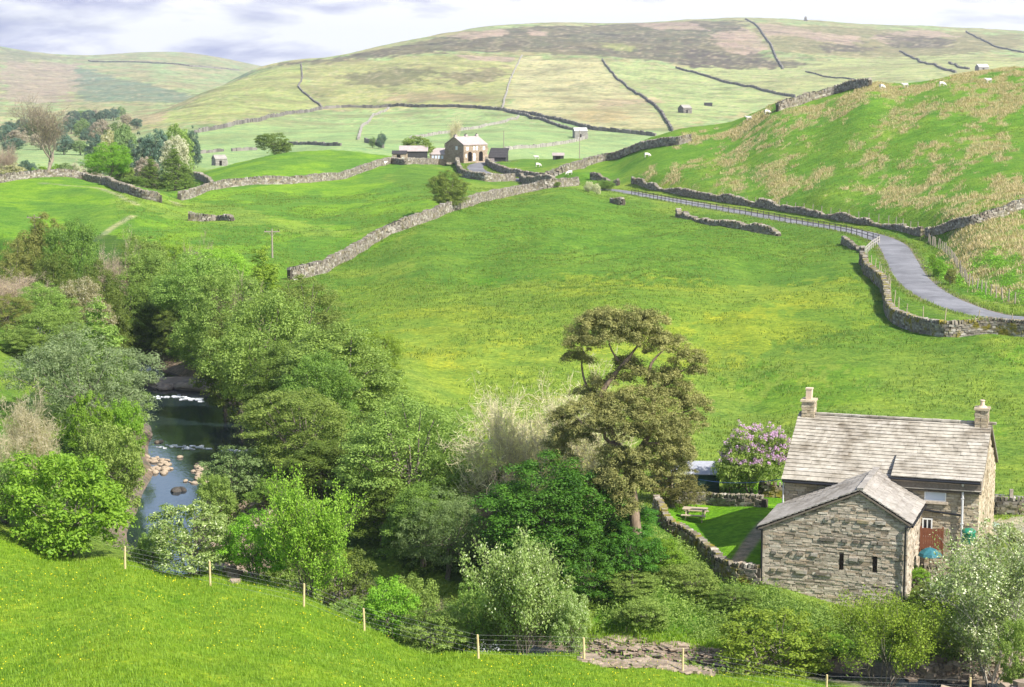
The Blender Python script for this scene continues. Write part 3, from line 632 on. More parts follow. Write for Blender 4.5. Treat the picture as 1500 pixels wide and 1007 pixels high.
wall('little heap of wall stones beside the yellow gorse below the lane', [(897,297),(905,300),(912,301)], h=1.1, th=1.1, stone=(.5,.25), ruin=.5)
wall('wall over the top of the left grassy knoll', [(-40,275),(0,268),(40,262),(80,259),(120,263),(148,269)], h=1.3, th=.8, stone=(.55,.28))
wall('wall dropping down the right flank of the left knoll to the track', [(150,270),(175,280),(205,290),(234,297)], h=1.5, th=.8, stone=(.55,.28))
wall('wall rising from the track along the foot of the second knoll to the farm', [(263,293),(290,286),(312,278),(350,273),(420,270),(480,265),(520,256),(548,246),(580,238)], h=1.5, th=.8, stone=(.55,.28))
wall('short wall spur above the corner of the second knoll', [(311,276),(302,268),(291,262),(278,260)], h=1.3, th=.8, stone=(.55,.28))
wall('ruined stub of wall alone in the green pasture by the track', [(276,323),(300,324),(318,323),(340,324)], h=1.0, th=.9, stone=(.5,.25), ruin=.9)
wall('mossy garden wall curving down beside the lawn to the stream', [(962,748),(972,760),(984,780),(1000,790),(1020,806),(1038,822),(1052,838)], h=.95, th=.5, stone=(.34,.16), m=M_MOSSY)
wall('mossy garden wall closing the lawn up to the barn corner', [(1052,842),(1075,852),(1112,857)], h=1.15, th=.5, stone=(.34,.16), m=M_MOSSY)
wall('garden wall with upright cap stones in front of the green shed', [(985,736),(1030,738),(1075,741),(1116,743)], h=.62, th=.45, stone=(.3,.15))
wall('ivy topped wall stub between the lilac and the cottage', [(1112,727),(1130,728),(1152,730)], h=.95, th=.5, stone=(.34,.16), m=M_MOSSY)
wall('rough wall by the metal gate at the right of the cottage', [(1456,752),(1480,752),(1505,753),(1540,754)], h=1.05, th=.5, stone=(.34,.18))
wall('low terrace wall at the foot of the right side of the barn', [(1330,862),(1346,864),(1364,858)], h=.5, th=.4, stone=(.34,.14))
wall('low stone step wall behind the teal parasol', [(1352,822),(1370,826),(1388,822)], h=.5, th=.35, stone=(.34,.14), plan_pts=[(22.2,106.6),(23.0,106.3),(23.9,106.4)])
wall('farmyard wall in front of the low sheds at the farmhouse', [(572,240),(600,241),(640,241),(668,240)], h=1.3, th=.7, stone=(.55,.28))
for lb, px, k in (
  ('dark wall zigzagging down the moor at upper left of the hill', [(441,94),(443,115),(437,128),(455,145),(473,160)], {}),
  ('long dark wall across the whole foot of the moor', [(285,196),(340,185),(400,172),(473,160),(500,158),(570,157),(640,157),(700,159),(740,163),(790,171),(830,181),(870,191),(960,200)], dict(h=2.0)),
  ('second dark wall just below the long moor-foot wall near the pale barn', [(742,164),(775,172),(808,182),(832,190),(850,193)], dict(h=1.6)),
  ('pale wall curving down the pale pasture left of the farmhouse', [(570,159),(545,172),(530,187),(525,205)], dict(m=M_PALEW)),
  ('pale wall straight up the moor above the farmhouse', [(765,82),(753,105),(745,125),(736,160)], dict(m=M_PALEW)),
  ('dark wall slanting down the middle of the big hill', [(882,88),(905,118),(945,145),(968,165),(985,193)], dict(h=1.8)),
  ('dark wall running down from the summit of the big hill', [(1092,29),(1110,40),(1130,68),(1147,102)], dict(h=2.3, th=1.3)),
  ('wall sloping right towards the brow of the rushy hill', [(990,100),(1020,108),(1060,121),(1110,131),(1165,143)], dict(h=2.0)),
  ('faint wall across the distant pasture right of centre', [(1180,106),(1215,114),(1280,123)], {}),
  ('dark wall on the skyline at far upper right', [(1415,47),(1455,68),(1500,78)], dict(h=2.2, th=1.3)),
  ('broken wall at upper right above the far barn', [(1318,76),(1345,88),(1348,92),(1400,107)], dict(h=2, th=1.3)),
  ('short dark wall left of the far upper right barn', [(1390,93),(1405,100),(1420,102)], dict(h=2, th=1.3)),
  ('pale wall between the farmhouse and the small pale barn', [(740,221),(780,217),(820,212),(855,204)], dict(m=M_PALEW)),
  ('pale wall climbing right behind the farmhouse roof', [(600,205),(650,196),(690,190),(730,182),(760,172)], dict(m=M_PALEW)),
  ('short dark wall right of the pale blossom tree', [(272,227),(300,225),(326,222)], {}),
  ('low wall left of the round dark green tree', [(340,222),(358,221),(376,220)], {}),
  ('wall beside the round dark green tree on the valley floor', [(424,212),(455,212),(480,214),(500,214)], {}),
  ('dark wall corner on the valley floor left of the farm sheds', [(535,209),(550,212),(562,217)], dict(h=1.8)),
  ('faint dark wall along the top of the left distant fell', [(130,90),(200,92),(280,98),(350,104)], dict(h=3, th=3)),
 ): farwall(lb, px, **k)

# ------------------------------------------------------------------ building kit
ANG = R(-19)
rx, bx_ = np.array((math.cos(ANG), math.sin(ANG), 0)), np.array((-math.sin(ANG), math.cos(ANG), 0))
def frame_point(o, ang, u, v, yloc=0.):
    """where the sight line through (u,v) meets the vertical plane local-y = yloc of a frame at o"""
    a, t = ray(u, v); d = np.array((a, 1., t)); n = np.array((-math.sin(ang), math.cos(ang), 0)); e = np.array((math.cos(ang), math.sin(ang), 0))
    k = ((np.asarray(o) - (0, 0, CZ)) @ n + yloc) / (d @ n); p = d * k + (0, 0, CZ) - o
    return p @ e, p[2]
def face(mb, o, du, n, W, top, z0=0., ch=(.10, .2), ln=(.22, .62), holes=(), mi=0, dep=.10, big=0):
    """coursed rubble: a face starting at o, running along du, outward normal n"""
    o, du, n = (np.asarray(k, float) for k in (o, du, n)); C, Hs = [], []
    z = z0; mx = max(top(x) for x in np.linspace(0, W, 30))
    while z < mx:
        c = rng.uniform(*ch); x = -rng.uniform(0, .2)
        while x < W:
            w = rng.uniform(*ln); xa, xb = max(x, 0), min(x + w, W); x += w
            if xb - xa < .05: continue
            xc = (xa + xb) / 2
            if z + c * .6 > min(top(xa + .02), top(xb - .02)): continue
            if any(xb > h[0] and xa < h[1] and z + c > h[2] and z < h[3] for h in holes):
                for h in holes:
                    if xb > h[0] and xa < h[1] and z + c > h[2] and z < h[3]:
                        if xa < h[0] - .06: C.append(((xa + h[0]) / 2, z + c / 2)); Hs.append(((h[0] - xa) / 2, c / 2))
                        if xb > h[1] + .06: C.append(((xb + h[1]) / 2, z + c / 2)); Hs.append(((xb - h[1]) / 2, c / 2))
                continue
            C.append((xc, z + c / 2)); Hs.append(((xb - xa) / 2, c / 2))
        z += c
    C = np.array(C); Hs = np.array(Hs); k = len(C); pr = rng.uniform(-.022, .03, k) + (rng.random(k) < .12) * rng.uniform(0, .03, k)
    cc = o + du * C[:, :1] + np.array((0, 0, 1.)) * C[:, 1:] + n * (pr - dep)[:, None]
    M = np.c_[du, n, (0, 0, 1)]
    boxes(mb, cc, np.c_[Hs[:, 0] * .965, np.full(k, dep), Hs[:, 1] * .90], M, rng, .10, mi)
def roofplane(mb, e0, e1, r0, r1, nc=16, w=(.5, 1.1), th=.04, mi=0, under=True, sag=.0):
    """flags in diminishing courses from the eave e0-e1 to the ridge r0-r1"""
    e0, e1, r0, r1 = (np.asarray(k, float) for k in (e0, e1, r0, r1))
    fr = np.linspace(0, 1, nc + 1) ** .9; C, Hh, Ms = [], [], []
    for j in range(nc):
        fa, fb = fr[j], min(1.0, fr[j + 1] + (fr[1] - fr[0]) * .35)
        a0, a1, b0, b1 = e0 + (r0 - e0) * fa, e1 + (r1 - e1) * fa, e0 + (r0 - e0) * fb, e1 + (r1 - e1) * fb
        du = a1 - a0; L = np.linalg.norm(du); du = du / L; up_ = (b0 + b1 - a0 - a1) / 2; up_ -= du * (up_ @ du); S = np.linalg.norm(up_); up_ /= S; n = np.cross(du, up_)
        x = -rng.uniform(0, .3)
        while x < L:
            ww = rng.uniform(*w) * (1.25 - .5 * fa); xa, xb = max(0, x), min(L, x + ww); x += ww
            if xb - xa < .06: continue
            tl = .03 + th / S; M = np.c_[du, up_ * math.cos(tl) - n * math.sin(tl), n * math.cos(tl) + up_ * math.sin(tl)]
            base = (a0 + b0) / 2 + du * (xa + xb) / 2
            sg = -sag * math.sin(math.pi * (xa + xb) / 2 / L) * math.sin(math.pi * (fa + fb) / 2 * .8 + .3)
            C.append(base + n * (th * 1.4 + rng.uniform(-.003, .004) + sg) - up_ * rng.uniform(0, .025)); Hh.append(((xb - xa) / 2 - .004, S / 2, th / 2)); Ms.append(M)
    boxes(mb, np.array(C), np.array(Hh), np.array(Ms), rng, .012, mi)
    if under:
        du = e1 - e0; up_ = r0 - e0; n = np.cross(du, up_); n /= np.linalg.norm(n); v = [e0 - n * .06, e1 - n * .06, r1 - n * .06, r0 - n * .06, e0 - n * .14, e1 - n * .14, r1 - n * .14, r0 - n * .14]
        mb.add(v, [(0, 1, 2, 3), (7, 6, 5, 4), (0, 4, 5, 1), (1, 5, 6, 2), (2, 6, 7, 3), (3, 7, 4, 0)], 1)
def prism(mb, prof, y0, y1, mi):
    """profile polygon in local x-z extruded along y"""
    n = len(prof); v = [(x, y0, z) for x, z in prof] + [(x, y1, z) for x, z in prof]
    for k in range(1, n - 1): mb.add([v[0], v[k], v[k + 1]], [(0, 1, 2)], mi); mb.add([v[n], v[n + k + 1], v[n + k]], [(0, 1, 2)], mi)
    for k in range(n): mb.add([v[k], v[n + k], v[n + (k + 1) % n], v[(k + 1) % n]], [(0, 1, 2, 3)], mi)
def window(parent, x0, x1, z0, z1, y, pane, frame=M_WHITE, rails=(), bars=(), sill=True, fw=.06):
    f = MB(); c = (x0 + x1) / 2
    for xx in (x0 + fw / 2, x1 - fw / 2): f.box((xx, y - .005, (z0 + z1) / 2), (fw / 2, .03, (z1 - z0) / 2))
    for zz in (z0 + fw / 2, z1 - fw / 2) + tuple(z0 + (z1 - z0) * k for k in rails): f.box((c, y - .002, zz), ((x1 - x0) / 2 - fw, .03, fw / 2))
    for k in bars: f.box((x0 + (x1 - x0) * k, y - .004, (z0 + z1) / 2), (fw / 2.5, .028, (z1 - z0) / 2 - fw))
    w = f.obj('window', frame, parent)
    g = MB(); g.box((c, y + .022, (z0 + z1) / 2), ((x1 - x0) / 2 - fw * .6, .01, (z1 - z0) / 2 - fw * .6)); g.obj('pane', pane, w)
    if sill:
        s = MB(); s.box((c, y - .03, z0 - .07), ((x1 - x0) / 2 + .12, .10, .07), None, 0, .008, rng); s.obj('sill', M_BARN, w)
        s = MB(); s.box((c, y - .005, z1 + .10), ((x1 - x0) / 2 + .16, .09, .10), None, 0, .01, rng); s.obj('lintel', M_BARN, w)
    return w
# ------------------------------------------------------------------ the barn
C0 = P(1115, 855, 104.); C0[2] = 1.2
barn = empty('stone_barn', C0, ANG, 'rough stone barn whose blank gable with two slit windows faces the stream', 'barn')
BW, BL, BE0, BE1, BAX, BAZ = 7.72, 5.55, 4.5, 5.27, 5.2, 6.78
btop = lambda x: BE0 + (BAZ - BE0) * x / BAX if x < BAX else BAZ + (BE1 - BAZ) * (x - BAX) / (BW - BAX)
slits = []
for u, v in ((1232.5, 823), (1281.5, 827)):
    x, z = frame_point(C0, ANG, u, v); slits.append((x - .12, x + .12, z - .43, z + .43))
mb = MB(); prism(mb, [(.04, -.6), (BW - .04, -.6), (BW - .04, BE1 - .08), (BAX, BAZ - .05), (.04, BE0 - .08)], .028, BL, 1)
face(mb, (0, 0, 0), (1, 0, 0), (0, -1, 0), BW, btop, -.6, (.06, .16), (.16, .7), slits)
face(mb, (BW, 0, 0), (0, 1, 0), (1, 0, 0), BL, lambda x: BE1 - .1, -.6)
face(mb, (0, BL, 0), (0, -1, 0), (-1, 0, 0), BL, lambda x: BE0 - .1, -.6)
for zx, zy, w in ((380,692,60),(455,697,20),(500,702,18),(530,703,15),(575,708,20),(605,708,20),(265,752,26),(325,756,26),(155,745,20),(225,746,12),(490,775,32),(525,776,20),(670,775,26),(270,828,42),(365,838,60),(185,818,24),(150,818,15),(465,612,20),(530,618,46),(605,622,40),(380,602,15),(415,604,15)):
    x, z = frame_point(C0, ANG, 1080 + zx / 2.876, 550 + zy / 2.876); hw = w / 2.876 / 27.6 / 2
    mb.box((x, .012, z), (hw * 1.1, .105, .08), None, 2, .025, rng)
# big corner stones
for cx in (.0, BW):
    z = -.5; k = 0
    while z < (BE0 if cx == 0 else BE1) - .3:
        hgt = rng.uniform(.2, .34); lx, ly = ((.42, .22) if k % 2 else (.22, .42))
        mb.box((cx + (lx / 2 - .03 if cx == 0 else -lx / 2 + .03), ly / 2 - .04, z + hgt / 2), (lx / 2, ly / 2, hgt / 2 - .008), None, 0, .015, rng); z += hgt; k += 1
mb.obj('wall', [M_BARN, M_MORTAR, M_WALL], barn)
mb = MB()
for x0, x1, z0, z1 in slits: mb.box(((x0 + x1) / 2, .20, (z0 + z1) / 2), ((x1 - x0) / 2, .03, (z1 - z0) / 2))
# each slit is its own part
for x0, x1, z0, z1 in slits:
    s = MB(); s.box(((x0 + x1) / 2, .012, (z0 + z1) / 2), ((x1 - x0) / 2 - .02, .012, (z1 - z0) / 2 - .02)); s.obj('slit_window', M_DARK, barn)
mb = MB(); ys, ye = -.16, BL
dz = lambda x: x
roofplane(mb, (-.22, ye, BE0 - .1 + .06), (-.22, ys, BE0 - .1 + .06), (BAX, ye, BAZ + .06), (BAX, ys, BAZ + .06), 15, (.4, .9), .04, sag=.08)
roofplane(mb, (BW + .22, ys, BE1 - .13 + .06), (BW + .22, ye, BE1 - .13 + .06), (BAX, ys, BAZ + .06), (BAX, ye, BAZ + .06), 9, (.4, .9), .04, sag=.04)
y = ys
while y < ye:
    w = rng.uniform(.4, .65); mb.box((BAX, min(y + w / 2, ye - .1), BAZ + .15), (.17, w / 2 - .01, .05), None, 0, .015, rng); y += w
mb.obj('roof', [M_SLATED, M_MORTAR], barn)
for x, z in ((.03, BE0 - .15), (BW - .08, BE1 - .22)):
    s = MB(); s.tube([(x, -.16, z), (x, -.16, -.3)], .055, 8); s.tube([(x, -.16, z - .02), (x + (-.2 if x < 1 else .28), -.1, z + .05)], .05, 8); s.obj('drainpipe', M_DARKPIPE, barn)
s = MB(); s.tube([(BW + .26, -.1, BE1 - .2), (BW + .26, BL - .1, BE1 - .2)], .06, 8); s.obj('gutter', M_DARKPIPE, barn)
s = MB(); s.tube([(-.27, -.1, BE0 - .12), (-.27, BL - .1, BE0 - .12)], .06, 8); s.obj('gutter', M_DARKPIPE, barn)
# ------------------------------------------------------------------ the cottage
O = C0 + BL * bx_; O[2] = 2.8
cot = empty('stone_cottage', O, ANG, 'two storey stone cottage with long pale flagged roof and two end chimneys', 'cottage')
HL0, HL1, HD, HE, HR, RY_ = .1, 10.8, 9.1, 4.5, 7.3, 4.57
HE2 = 4.98; RS = 6.05
gt = lambda y: HE + (HR - HE) * y / RY_ if y < RY_ else HE + (HR - HE) * (HD - y) / (HD - RY_)
u0 = frame_point(O, ANG, 1354, 733); u1 = frame_point(O, ANG, 1386.5, 711.5); l0 = frame_point(O, ANG, 1350.5, 786); l1 = frame_point(O, ANG, 1366, 760)
holes = [(u0[0], u1[0], u0[1], u1[1]), (l0[0], l1[0], l0[1], l1[1])]
mb = MB()
prism(mb, [(HL0 + .035, -1), (HL1 - .035, -1), (HL1 - .035, HE2 - .15), (RS, HE2 - .15), (RS, HE - .15), (HL0 + .035, HE - .15)], .03, HD - .03, 1)
for xx in (HL0 + .04, HL1 - .04):
    mb.add([(xx, .2, HE - .2), (xx, HD - .2, HE - .2), (xx, RY_, HR - .22)], [(0, 1, 2)], 1)
face(mb, (HL0, 0, 0), (1, 0, 0), (0, -1, 0), HL1 - HL0, lambda x: (HE - .08 if x + HL0 < RS else HE2 - .1), -1, (.09, .18), (.2, .6), [(h[0] - HL0, h[1] - HL0, h[2], h[3]) for h in holes])
face(mb, (HL1, 0, 0), (0, 1, 0), (1, 0, 0), HD, lambda y: gt(y) - .08, -1, (.12, .22), (.3, .7))
face(mb, (HL0, HD, 0), (0, -1, 0), (-1, 0, 0), HD, lambda y: gt(HD - y) - .08, -1, (.12, .22), (.3, .7))
face(mb, (HL1, HD, 0), (-1, 0, 0), (0, 1, 0), HL1 - HL0, lambda y: HE - .1, -1, (.14, .22), (.35, .8))
mb.obj('wall', [M_HOUSE, M_MORTAR], cot)
mb = MB(); sl = (HR - HE) / RY_
roofplane(mb, (HL0 - .14, -.28, HE - .28 * sl + .05), (HL1 + .14, -.28, HE - .28 * sl + .05), (HL0 - .14, RY_, HR + .05), (HL1 + .14, RY_, HR + .05), 19, (.7, 1.5), .05, sag=.09)
roofplane(mb, (HL1 + .14, HD + .28, HE - .28 * sl + .05), (HL0 - .14, HD + .28, HE - .28 * sl + .05), (HL1 + .14, RY_, HR + .05), (HL0 - .14, RY_, HR + .05), 16, (.5, .9), .04)
x = HL0 - .1
while x < HL1:
    w = rng.uniform(.42, .6); mb.box((x + w / 2, RY_, HR + .13), (w / 2 - .01, .16, .05), None, 0, .012, rng); x += w
mb.obj('roof', [M_SLATE, M_MORTAR], cot)
mb = MB(); yr = 1.95
roofplane(mb, (RS, -.34, HE2 - .02), (HL1 + .16, -.34, HE2 - .02), (RS, yr, HE + yr * sl + .14), (HL1 + .16, yr, HE + yr * sl + .14), 8, (.7, 1.5), .05, under=False)
a_ = [(RS, -.3, HE - .1), (RS, yr, HE + yr * sl - .05), (RS, yr, HE + yr * sl + .1), (RS, -.3, HE2 - .06)]
b_ = [(HL1 + .12, p[1], p[2]) for p in a_]
mb.add(a_ + b_, [(3, 2, 1, 0), (4, 5, 6, 7), (0, 1, 5, 4), (2, 3, 7, 6), (3, 0, 4, 7)], 1)
tag(mb.obj('raised_roof', [M_SLATE, M_MORTAR], cot), 'raised roof panel over the right hand half of the front')
def chimney(x, w, d, top, pot):
    c = MB(); zt = HR + top
    face(c, (x - w / 2, RY_ - d / 2, 0), (1, 0, 0), (0, -1, 0), w, lambda k: zt, HR - .6, (.13, .2), (.2, .45)); face(c, (x + w / 2, RY_ + d / 2, 0), (-1, 0, 0), (0, 1, 0), w, lambda k: zt, HR - .6, (.13, .2), (.2, .45))
    face(c, (x + w / 2, RY_ - d / 2, 0), (0, 1, 0), (1, 0, 0), d, lambda k: zt, HR - .6, (.13, .2), (.2, .45)); face(c, (x - w / 2, RY_ + d / 2, 0), (0, -1, 0), (-1, 0, 0), d, lambda k: zt, HR - .6, (.13, .2), (.2, .45))
    c.box((x, RY_, HR + top / 2 - .3), (w / 2 - .1, d / 2 - .1, top / 2 + .25), None, 1); c.box((x, RY_, zt + .05), (w / 2 + .07, d / 2 + .07, .06), None, 0, .01, rng)
    o = c.obj('chimney', [M_HOUSE, M_MORTAR], cot)
    q = MB(); z0 = zt + .11
    if pot == 'tall': q.box((x, RY_, z0 + .29), (.17, .17, .29), None, 0, .015, rng); q.box((x, RY_, z0 + .61), (.2, .2, .04))
    else: q.tube([(x, RY_, z0 - .02), (x, RY_, z0 + .1)], [.3, .2], 12); q.tube([(x, RY_, z0 + .09), (x, RY_, z0 + .36), (x, RY_, z0 + .37), (x, RY_, z0 + .42)], [.13, .11, .15, .14], 12)
    q.obj('chimney_pot', M_POT, o)
chimney(HL0 + .45, .72, .8, .85, 'tall'); chimney(HL1 - .42, .72, .8, .9, 'round')
window(cot, u0[0], u1[0], u0[1], u1[1], -.02, M_BLIND, rails=(.68,)); window(cot, l0[0], l1[0], l0[1], l1[1], -.02, M_GLASS, sill=False, fw=.07, bars=(.5,))
s = MB(); s.tube([(RS + .05, -.42, HE2 - .06), (HL1 + .1, -.42, HE2 - .06)], .07, 8); s.obj('gutter', M_DARKPIPE, cot)
s = MB(); s.tube([(HL0, -.36, HE - .18), (RS - .1, -.36, HE - .18)], .07, 8); s.obj('gutter', M_DARKPIPE, cot)
px_, _ = frame_point(O, ANG, 1411, 720); s = MB(); s.tube([(px_, -.40, HE2 - .06), (px_, -.2, HE2 - .35), (px_, -.16, -.3)], .065, 8)
for zz in (1., 2.6, 4.): s.box((px_, -.15, zz), (.09, .1, .03))
s.obj('drainpipe', M_PALEPIPE, cot)
w0 = frame_point(O, ANG, 1350, 746); w1 = frame_point(O, ANG, 1410, 755); s = MB(); s.tube([(w0[0], -.1, w0[1]), (w1[0], -.12, w1[1])], .06, 8); s.obj('waste_pipe', M_DARKPIPE, cot)
s = MB(); s.tube([(HL0 - .06, -.1, HE - .2), (HL0 - .06, -.1, -.3)], .05, 8); s.obj('drainpipe', M_PALEPIPE, cot)
# ------------------------------------------------------------------ small farm buildings
def hut(name, cat, label, base, ang, L, D, eave, rise, wm, rm, door=None, wins=(), dm=M_DARK, rng_=None, rough=True, slope='gable'):
    o = empty(name, (base[0], base[1], base[2] - .1), ang, label, cat)
    mb = MB()
    pr = [(0, -.5), (D, -.5), (D, eave), (D / 2, eave + rise), (0, eave)] if slope == 'gable' else [(0, -.5), (D, -.5), (D, eave + rise), (0, eave)]
    n = len(pr); v = [(0, y, z) for y, z in pr] + [(L, y, z) for y, z in pr]
    for k in range(1, n - 1): mb.add([v[0], v[k + 1], v[k]], [(0, 1, 2)]); mb.add([v[n], v[n + k], v[n + k + 1]], [(0, 1, 2)])
    for k in range(n): mb.add([v[k], v[(k + 1) % n], v[n + (k + 1) % n], v[n + k]], [(0, 1, 2, 3)])
    if rough:
        z = 0; C, Hs = [], []
        while z < eave - .25:
            x = 0
            while x < L:
                w = rng.uniform(.6, 1.2); C.append((min(x + w / 2, L), -.02, z + .2)); Hs.append((w * .45, .06, .18)); x += w
            x = 0
            while x < D:
                w = rng.uniform(.6, 1.2)
                for xx in (-.02, L + .02): C.append((xx, min(x + w / 2, D - .1), z + .2)); Hs.append((.06, w * .45, .18))
                x += w
            z += .42
        boxes(mb, np.array(C), np.array(Hs), np.eye(3), rng, .12)
    mb.obj('wall', wm, o)
    mb = MB(); ov = .2; t_ = .14
    sides = [((-ov, -ov, eave - ov * rise / (D / 2)), (0, D / 2, eave + rise)), ((-ov, D + ov, eave - ov * rise / (D / 2)), (0, D / 2, eave + rise))] if slope == 'gable' else [((-ov, -ov, eave - ov * rise / D), (0, D + ov, eave + rise * (1 + ov / D)))]
    for (x, ya, za), (_, yb, zb) in sides:
        nc = 6
        for j in range(nc):
            f0, f1 = j / nc, (j + 1) / nc; y0_, y1_, z0_, z1_ = ya + (yb - ya) * f0, ya + (yb - ya) * f1, za + (zb - za) * f0, za + (zb - za) * f1
            k = .03 if j % 2 else 0.
            vv = [(-ov, y0_, z0_ + t_ + .04), (L + ov, y0_, z0_ + t_ + .04), (L + ov, y1_, z1_ + t_), (-ov, y1_, z1_ + t_), (-ov, y0_, z0_ + .01), (L + ov, y0_, z0_ + .01), (L + ov, y1_, z1_ + .01), (-ov, y1_, z1_ + .01)]
            mb.add(vv, [(0, 1, 2, 3), (7, 6, 5, 4), (0, 4, 5, 1), (1, 5, 6, 2), (2, 6, 7, 3), (3, 7, 4, 0)])
    mb.obj('roof', rm, o)
    for nm, x0, x1, z0, z1, m_ in wins:
        s = MB(); s.box(((x0 + x1) / 2, -.09, (z0 + z1) / 2), ((x1 - x0) / 2, .03, (z1 - z0) / 2)); s.obj(nm, m_, o)
    return o
M_GREENW = plain('green_boards', (.018,.055,.045), (.03,.075,.06), 3, .7)
M_GREYF = plain('grey_felt', (.24,.25,.28), (.34,.35,.38), 5, .8)
M_FARST = stone_mat('farmhouse_stone', [(.30,.23,.16),(.42,.33,.24),(.36,.28,.20)], scale=1.5)
M_FARRF = plain('farm_slates', (.30,.25,.24), (.42,.36,.34), 1.5)
M_PALEST = stone_mat('pale_barn_stone', [(.26,.24,.215),(.36,.335,.30)], scale=1.)
M_WHITERF = plain('pale_sheet_roof', (.50,.48,.46), (.62,.60,.58), 1)
M_BLACKB = plain('dark_boards', (.03,.028,.03), (.06,.055,.055), 2)
# farmhouse by the bend
fc = up(679.5, 472); fc[2] = max(fc[2], P(679.5, 236, 472)[2]); print('farm z', fc[2], up(679.5, 472)[2]); fa = R(38); FLn, FD, FE = 7.4, 8.0, 4.3
farm = hut('farmhouse', 'house', 'stone farmhouse with three chimneys on the rise by the lane bend', fc, fa, FLn, FD, FE, 1.95, M_FARST, M_FARRF,
   wins=[('window', .7, 1.4, 2.85, 3.75, M_WHITE), ('window', 2.9, 3.5, 2.85, 3.8, M_WHITE), ('window', 3.8, 4.4, 2.85, 3.8, M_WHITE), ('window', 6.0, 6.7, 2.85, 3.75, M_WHITE),
         ('window', .5, .9, 1., 1.9, M_WHITE), ('door', 2.9, 3.6, .1, 2.0, M_WHITE)])
for cx in (1.9, 5.4):
    s = MB(); s.box((cx, -.09, .95), (.62, .03, .95)); a = np.linspace(0, math.pi, 9)
    s.add([(cx + .62 * math.cos(k), y, 1.9 + .6 * math.sin(k)) for y in (-.12, -.05) for k in a], [(k, k + 1, k + 10, k + 9) for k in range(8)]); s.add([(cx, -.12, 1.9)] + [(cx + .62 * math.cos(k), -.12, 1.9 + .6 * math.sin(k)) for k in a], [(0, k + 1, k) for k in range(1, 9)])
    s.obj('arched_doorway', M_DARK, farm)
s = MB(); s.box((-.08, 3.0, 3.4), (.03, .45, .5)); s.obj('window', M_WHITE, farm)
for cx in (.3, 3.7, 7.1):
    s = MB(); s.box((cx, FD / 2, FE + 2.15), (.35, .35, .45), None, 0, .04, rng); c_ = s.obj('chimney', M_FARRF, farm); s = MB(); s.tube([(cx, FD / 2, FE + 2.6), (cx, FD / 2, FE + 2.85)], .14, 8); s.obj('chimney_pot', M_BLACKB, c_)
farm.scale = (.93, .93, .90)
hut('farm_outhouse', 'outhouse', 'low outhouse with a row of small windows joined to the farmhouse gable', up(630, 478), R(0), 3.6, 4, 2.2, 1.3, M_FARST, M_FARRF, wins=[('window', .4 + k * .75, .95 + k * .75, 1.1, 1.9, M_BLIND) for k in range(4)])
hut('farm_shed', 'shed', 'long dark boarded shed left of the farmhouse under the tree', up(586, 474), R(2), 6.5, 4, 1.9, 1.1, M_BLACKB, M_FARRF, wins=[('door', .5, 1.8, .1, 1.8, M_FARST)], rough=False)
hut('farm_shed', 'shed', 'low stone shed at the left end of the farm buildings', up(575, 468), R(0), 3.2, 3, 1.5, .6, M_FARST, M_BLACKB, wins=[('door', 1, 1.9, .1, 1.3, M_DARK)])
hut('farm_shed', 'shed', 'dark lean-to shed against the right end of the farmhouse', up(716, 482), R(-12), 4.2, 3, 1.2, 1.9, M_BLACKB, M_BLACKB, rough=False, slope='mono', wins=[('door', .4, 1.4, .1, 1.1, M_FARRF)])
hut('field_barn', 'barn', 'small pale field barn with white sheet roof right of the farmhouse', plan_xy((842,203), 560).tolist() + [float(H(*plan_xy((842,203), 560)))], R(8), 5.4, 5, 3.3, 1.2, M_PALEST, M_WHITERF, wins=[('door', 2, 2.9, .1, 2, M_DARK)])
hut('field_barn', 'barn', 'tiny stone field barn among the pale fields at left', plan_xy((316,243), 560).tolist() + [float(H(*plan_xy((316,243), 560)))], R(25), 3.6, 4, 2.2, 1.1, M_PALEST, M_PALEST, wins=[('door', 1.2, 2, .1, 1.7, M_DARK)])
hut('field_barn', 'barn', 'grey stone field barn standing alone on the pasture under the big hill', plan_xy((1001,166), 560).tolist() + [float(H(*plan_xy((1001,166), 560)))], R(30), 5.5, 5, 3, 1.6, M_FARW, M_PALEST, wins=[('door', 2, 3, .1, 2, M_DARK)])
hut('field_shelter', 'shelter', 'low dark shelter beside the lone grey barn on the pasture', plan_xy((1032,155), 560).tolist() + [float(H(*plan_xy((1032,155), 560)))], R(0), 5, 3, 1.4, .4, M_BLACKB, M_BLACKB, rough=False, slope='mono')
hut('field_barn', 'barn', 'distant pale barn near the top right edge above the rushy hill', plan_xy((1434,105), 560).tolist() + [float(H(*plan_xy((1434,105), 560)))], R(15), 9, 7, 4, 2.2, M_PALEST, M_WHITERF, wins=[('door', 3.5, 5, .1, 3, M_DARK)])
hut('field_shelter', 'shelter', 'low dark-fronted shelter behind the crest beside the sheep by the lane', up(810, 482), R(0), 2.6, 2.0, 1.2, .5, M_BLACKB, M_FARRF, rough=False, wins=[('door', .7, 1.8, .1, 1.1, M_DARK)])
